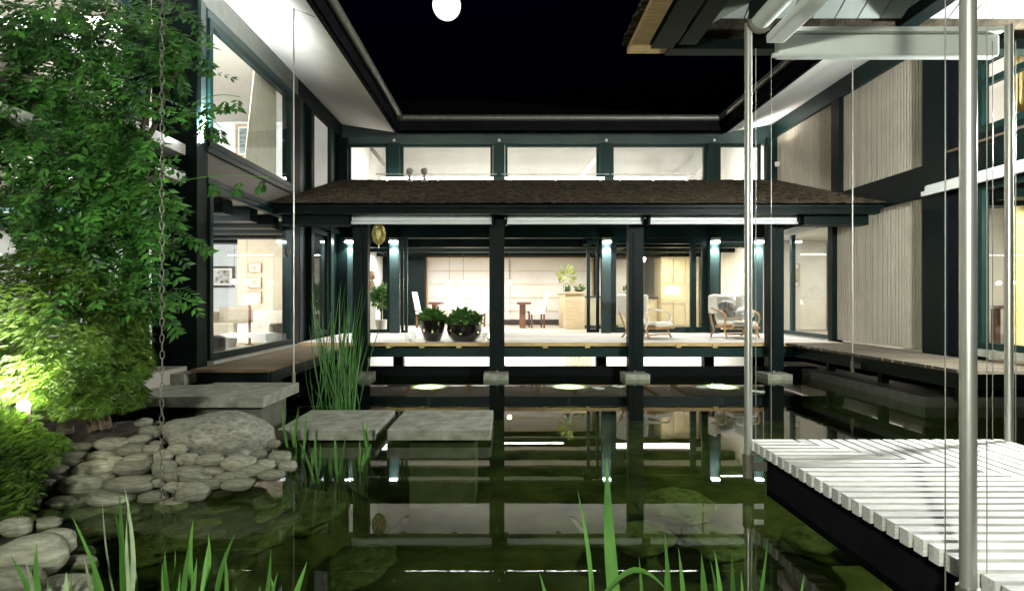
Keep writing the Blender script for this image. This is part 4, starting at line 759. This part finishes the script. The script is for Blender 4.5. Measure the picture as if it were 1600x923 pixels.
for k, (a, b) in enumerate(((411, 426), (433, 450), (455, 473))): picture(388, 409, a, b, 12.38, wframe, tan_p, ('top', 'middle', 'lowest')[k]+' of three small framed prints on the beige wall', .27)
picture(369, 418, 195, 246, 13.58, wframe, sea_p, 'framed blue seascape in the upper room', .12)
picture(1239, 1248, 412, 448, 15.55, wframe, tan_p, 'narrow framed picture behind the door of the ribbed wing', .2)

# ------------------------------------------------------------------ left living room and upper room
SF = thing('sofa', 'beige sofa with a dark cushion under the ink drawing', 'sofa', (-6.2, 12, .6))
B('base', sofa_m, SF, PX(330, 12), PX(372, 12)+.1, 11.6, 12.3, .602, 1.0, bevel=.03); B('backrest', sofa_m, SF, PX(330, 12), PX(372, 12)+.1, 12.3-.0, 12.38, .9, 1.32, bevel=.03); B('armrest', sofa_m, SF, PX(326, 12), PX(331, 12), 11.55, 12.35, .602, 1.22, bevel=.03)
q = MB().ball((0, 0, 0), (.22, .08, .14), 12, 8).build('cushion', M('maroon cushion', (.12, .05, .05), .8), SF, smooth=True); q.location = (PX(342, 12)-SF.location.x, .10, 1.14-.6); q.rotation_euler = (-.3, 0, 0)
SF2 = thing('sofa', 'pale sofa in front of the beige wall below the small prints', 'sofa', (-5.1, 11.6, .6)); B('base', cushion, SF2, PX(377, 11.5), PX(428, 11.5), 11.3, 12.0, .602, 1.0, bevel=.04); B('backrest', cushion, SF2, PX(377, 11.5), PX(428, 11.5), 12.0, 12.25, .602, 1.25, bevel=.05)
CT = thing('coffee_table', 'low white coffee table on the living room floor', 'table', (-5.1, 10.4, .6)); B('top', white, CT, PX(348, 10.4), PX(419, 10.4), 10.3, 10.8, .79, .86)
for x in (PX(350, 10.4), PX(414, 10.4)): B('leg', white, CT, x, x+.05, 10.35, 10.75, .602, .789)
st_ = thing('stool', 'dark leather pouf at the living room window', 'stool', (-4.9, 9.6, .6)); MB().lathe([(.18, 0), (.2, .05), (.2, .24), (.15, .27)], (PX(327, 9.6)+.05, 9.6, .602), 16).build('pouf', dark_obj, st_, smooth=True)
T2 = thing('table_lamp', 'glowing table lamp in front of the small framed prints', 'lamp', (PX(392, 11.9), 11.9, .6)); lx = PX(390, 11.1); MB().lathe([(.15, 0), (.10, .18), (.09, .18)], (lx, 11.1, PZ(475, 11.1)), 20).build('shade', glow_shade, T2, smooth=True); MB().lathe([(.10, 0), (.025, .03), (.025, PZ(475, 11.1)-.6)], (lx, 11.1, .602), 12).build('stand', redwood, T2, smooth=True)
for px in (366, 386): c_ = P(px, 440, 11.8); t = thing('pendant_lamp', 'small round bulb pendant before the '+('ink drawing' if px == 366 else 'small prints'), 'lamp', c_); MB().ball(c_, .05, 10, 8).build('bulb', emit('soft bulb %d' % px, (1, .9, .75), 20), t, smooth=True); MB().tube([(c_.x, c_.y, c_.z+.05), (c_.x, c_.y, 2.76)], .004, 5).build('cord', dark_obj, t)
single(MB().lathe([(.09, -.02), (.105, 0), (.09, .03)], (0, 0, 0), 20), 'window_disc', dark_obj, 'dark round disc fixed on the living room window frame', 'disc').location = P(441, 393, 10.55)
bpy.data.objects['window_disc'].rotation_euler = (0, PI/2, 0); bpy.data.objects['window_disc'].location.x = XL+.08
def curtain(x0, y0, x1, y1, z0, z1_, label, mat, lean=0, amp=.03, waves=7):
    v = []; f = []; n = 50
    for i in range(n+1):
        t = i/n; q = amp*math.sin(t*waves*2*PI)
        dx, dy = (x1-x0), (y1-y0); L = math.hypot(dx, dy); nx_, ny_ = -dy/L, dx/L
        for zz, k in ((z0, 1), (z1_, 0)):
            for o_ in (0, .006): v.append((x0+dx*(t+(lean*(1-t) if k else 0)*-1)+nx_*(q+o_), y0+dy*(t+(lean*(1-t) if k else 0)*-1)+ny_*(q+o_), zz))
    for i in range(n):
        a, b = i*4, i*4+4; f += [(a, b, b+2, a+2), (a+1, a+3, b+3, b+1), (a, a+1, b+1, b), (a+2, b+2, b+3, a+3)]
    return single(MB().add(v, f), 'curtain', mat, label, 'curtain', smooth=True)
curtain(XL-.25, 10.0, XL-.25, 10.85, 3.52, 5.6, 'cream curtain drawn to the end of the upper left window', curtain_m, .55)
curtain(XR+.3, 7.45, XR+.3, 7.95, 3.56, 5.6, 'golden curtain in the upper window of the ribbed wing', M('golden curtain cloth', (.62, .48, .22), .9, var=.15, trans=.3))
single(MB().box(-5.6, -4.75, 12.6, 13.2, 3.502, 4.05), 'chest', M('warm tan chest', (.5, .4, .27), .6), 'tan chest below the seascape in the upper room', 'chest', bevel=.02)
# right wing rooms
GS = thing('folding_screen', 'golden folding screen standing behind the right hand window', 'screen', (7.1, 7.75, .65))
MB().hexa([(6.78, 7.9, .66), (6.80, 7.93, .66), (7.05, 8.2, .66), (7.03, 8.17, .66)], [(6.78, 7.9, 2.78), (6.80, 7.93, 2.78), (7.05, 8.2, 2.78), (7.03, 8.17, 2.78)]).build('leaf', gold_m, GS); MB().hexa([(7.055, 8.17, .66), (7.075, 8.2, .66), (7.33, 7.95, .66), (7.31, 7.92, .66)], [(7.055, 8.17, 2.78), (7.075, 8.2, 2.78), (7.33, 7.95, 2.78), (7.31, 7.92, 2.78)]).build('leaf', goldpale, GS)
TB = thing('laid_table', 'laid table with white dishes behind the right hand window', 'table', (7.6, 8.2, .65)); B('top', white, TB, 7.35, 8.6, 8.0, 9.0, 1.33, 1.38)
for x in (7.42, 8.45): B('leg', redwood, TB, x, x+.08, 8.1, 8.18, .652, 1.329); B('leg', redwood, TB, x, x+.08, 8.8, 8.88, .652, 1.329)
for k in range(3): c_ = (7.5+k*.22, 8.15+.05*k, 1.382); single(MB().lathe([(.05, 0), (.08, .07), (.07, .07)], c_, 14), 'bowl', mat_p, ('first', 'second', 'third')[k]+' white bowl along the laid table in the ribbed wing', 'bowl', 'bowls on the laid table', smooth=True)
t = thing('house_plant', 'leafy plant on the laid table in the ribbed wing', 'plant', (7.72, 8.5, 1.38)); MB().lathe([(.07, 0), (.1, .15)], (7.72, 8.5, 1.382), 14).build('pot', dark_obj, t); leafball(t, (7.72, 8.5, 1.7), .22, 120, .12, flat=1.1)
single(MB().box(9.2, 9.26, 13.4, 14.6, .652, 2.7), 'interior_door', white, 'white inner door ajar in the ribbed wing', 'door')

# ------------------------------------------------------------------ lamps
for i, x in enumerate(CX):
    if i == 2: continue
    lb = {0: 'wall lamp on the column nearest the left wing', 1: 'wall lamp on the column left of the dining room opening', 3: 'wall lamp on the column right of the dining room opening', 4: 'wall lamp on the column beside the patterned lounge chair', 5: 'wall lamp on the column nearest the ribbed wing'}[i]
    t = thing('wall_lamp', lb, 'lamp', (x, YB-.19, 2.86), group='column wall lamps'); B('housing', alu, t, x-.10, x+.10, YB-.30, YB-.185, 2.88, 2.96, bevel=.01); B('lens', glow_wall, t, x-.09, x+.09, YB-.295, YB-.19, 2.84, 2.879)
    light('wall_lamp_light', 'SPOT', (x, YB-.27, 2.83), 110, (.95, .99, 1), rot=(R(-8), 0, 0), size=.04, spot=R(120), blend=.6)
for x0, x1 in ((-3.0, -.35), (-.05, 2.3), (2.55, 4.3)):
    lb = {-3.0: 'tube lamp glowing on the terrace roof behind the ball ornaments', -.05: 'tube lamp glowing on the terrace roof below the middle clerestory pane', 2.55: 'tube lamp glowing on the terrace roof nearest the pavilion post'}[x0]
    t = thing('tube_lamp', lb, 'lamp', ((x0+x1)/2, 13.75, 4.30), group='tube lamps along the clerestory'); MB().tube([(x0, 13.8, 4.36), (x1, 13.8, 4.36)], .022, 8).build('tube', glow_tube, t); MB().tube([(x0-.1, 13.62, 4.42), (x1+.1, 13.62, 4.42)], .012, 8).build('guard_rod', steel, t)
    for k in (.05, .5, .95): MB().box(x0+(x1-x0)*k, x0+(x1-x0)*k+.03, 13.6, 13.83, 4.25, 4.35).build('bracket', steel, t)
light('basement_light', 'AREA', (1.2, 14.9, .40), 120, (1, .95, .88), size=9.5, size_y=.6)
for px, lb in ((670, 'left'), (889, 'middle'), (1126, 'right')):
    Y = 10.05; x = PX(px, Y); t = thing('underwater_lamp', lb+' of the three green glowing underwater lamps', 'lamp', (x, Y, -.04), group='underwater lamps')
    MB().lathe([(.05, -.5), (.05, -.16), (.44, -.12), (.47, -.05)], (x, Y, 0), 28).build('housing', slate, t); MB().lathe([(.455, -.048), (.455, -.04)], (x, Y, 0), 20).build('lens', glow_pool, t); light('underwater_light', 'POINT', (x, Y-.25, -.12), 9, (.75, 1, .45), size=.08)  # broad disc carries the painted halo around the lamp
GL = thing('garden_spotlight', 'small bright garden spotlight shining into the maple', 'lamp', P(37, 650, 4.02)); gc = P(37, 633, 4.02)
MB().ball(gc, .036, 12, 8).build('bulb', emit('garden bulb', (1, .93, .72), 140), GL, smooth=True); MB().tube([(gc.x, gc.y+.05, gc.z-.03), (gc.x, gc.y+.06, gc.z-.35)], .012).build('spike', dark_obj, GL)
light('garden_spot_light', 'SPOT', gc+Vector((-.1, -.12, .10)), 120, (1, .96, .66), rot=(R(122), 0, R(12)), size=.04, spot=R(140), blend=.8)
UL = thing('wall_lamp', 'tall lit wall lamp on the dark pier washing the soffit', 'lamp', (XL+.06, YN-.2, 3.55)); uc = P(314, 214, 7.62)
MB().tube([(uc.x, uc.y, uc.z-.07), (uc.x, uc.y, uc.z+.07)], .03, 12).build('lens', emit('pier lamp glow', (.88, .97, 1), 40), UL, smooth=True); light('pier_lamp_light', 'SPOT', (uc.x+.05, uc.y, uc.z+.12), 400, (.92, .98, 1), rot=(PI, R(-25), 0), size=.05, spot=R(150), blend=.7)
UR = thing('wall_lamp', 'small uplight on the ribbed wing just above the terrace roof', 'lamp', (XR-.1, 13.6, 4.6)); MB().lathe([(.05, 0), (.06, .1)], (XR-.14, 13.7, 4.62), 12).build('housing', alu, UR); light('ribbed_wing_light', 'SPOT', (XR-.6, 13.3, 4.9), 34, (1, .98, .94), rot=(PI, 0, 0), size=.05, spot=R(150), blend=.7)
# bare area lights for the lit rooms, without fixtures
W = (1, .96, .89)
light('dining_ceiling_light', 'AREA', (-.6, 17.2, 2.79), 62, W, size=4.5, size_y=.14); light('dining_ceiling_light', 'AREA', (0, 15.4, 2.99), 95, (1, .97, .91), size=7, size_y=.2)
light('kitchen_ceiling_light', 'AREA', (4.2, 16.9, 2.79), 40, (1, .88, .66), size=2.4, size_y=.6)
light('corridor_light', 'AREA', (-3.3, 16.9, 2.79), 40, (.9, .95, 1), size=.8); light('side_room_light', 'AREA', (5.6, 15.0, 2.99), 30, (1, .93, .82), size=.8)
light('clerestory_light', 'AREA', (1.2, 15.6, 6.0), 210, (1, .95, .88), size=8, size_y=.8)
light('living_light', 'AREA', (-6.2, 8.5, 2.70), 90, (.92, .98, 1), size=3.0, size_y=.25, rot=(R(72), 0, 0)); light('living_light', 'AREA', (-5.9, 10.6, 2.70), 26, (1, .92, .8), size=2.4, size_y=.2, rot=(R(60), 0, 0)); light('near_room_light', 'AREA', (-4.95, 5.0, 2.8), 16, (1, .93, .82), size=.2, size_y=3.5, rot=(0, R(70), 0))
light('upper_room_light', 'AREA', (-6.2, 8.5, 5.5), 150, (.97, .98, .95), size=3.0, size_y=.3, rot=(R(68), 0, 0)); light('near_room_light', 'AREA', (-4.95, 5.0, 5.1), 16, (1, .93, .84), size=.2, size_y=3.5, rot=(0, R(70), 0))
light('ribbed_wing_room_light', 'AREA', (8.3, 13.2, 3.04), 40, (1, .93, .80), size=2); light('ribbed_wing_room_light', 'AREA', (8.2, 7.0, 2.80), 55, (1, .92, .72), size=1.6); light('ribbed_wing_room_light', 'AREA', (8.6, 6.6, 5.62), 90, (1, .95, .88), size=2)
# assumed flood lamp behind the viewpoint, added as unseen front light
NW = thing('assumed_flood', 'assumed unseen flood lamp shining across the pond', 'lamp', (-.9, -2.5, 2.8)); MB().box(-1.1, -.7, -2.75, -2.55, 2.7, 2.95).build('housing', dark_obj, NW); MB().box(-1.07, -.73, -2.549, -2.54, 2.72, 2.93).build('lens', glow_wall, NW); MB().box(-.95, -.85, -2.85, -2.751, 2.78, 2.88).build('bracket', dark_obj, NW)
light('assumed_flood_light', 'SPOT', (-.9, -2.45, 2.8), 660, (.95, 1, .86), rot=(R(83), 0, R(-8)), size=.14, spot=R(150), blend=.5)
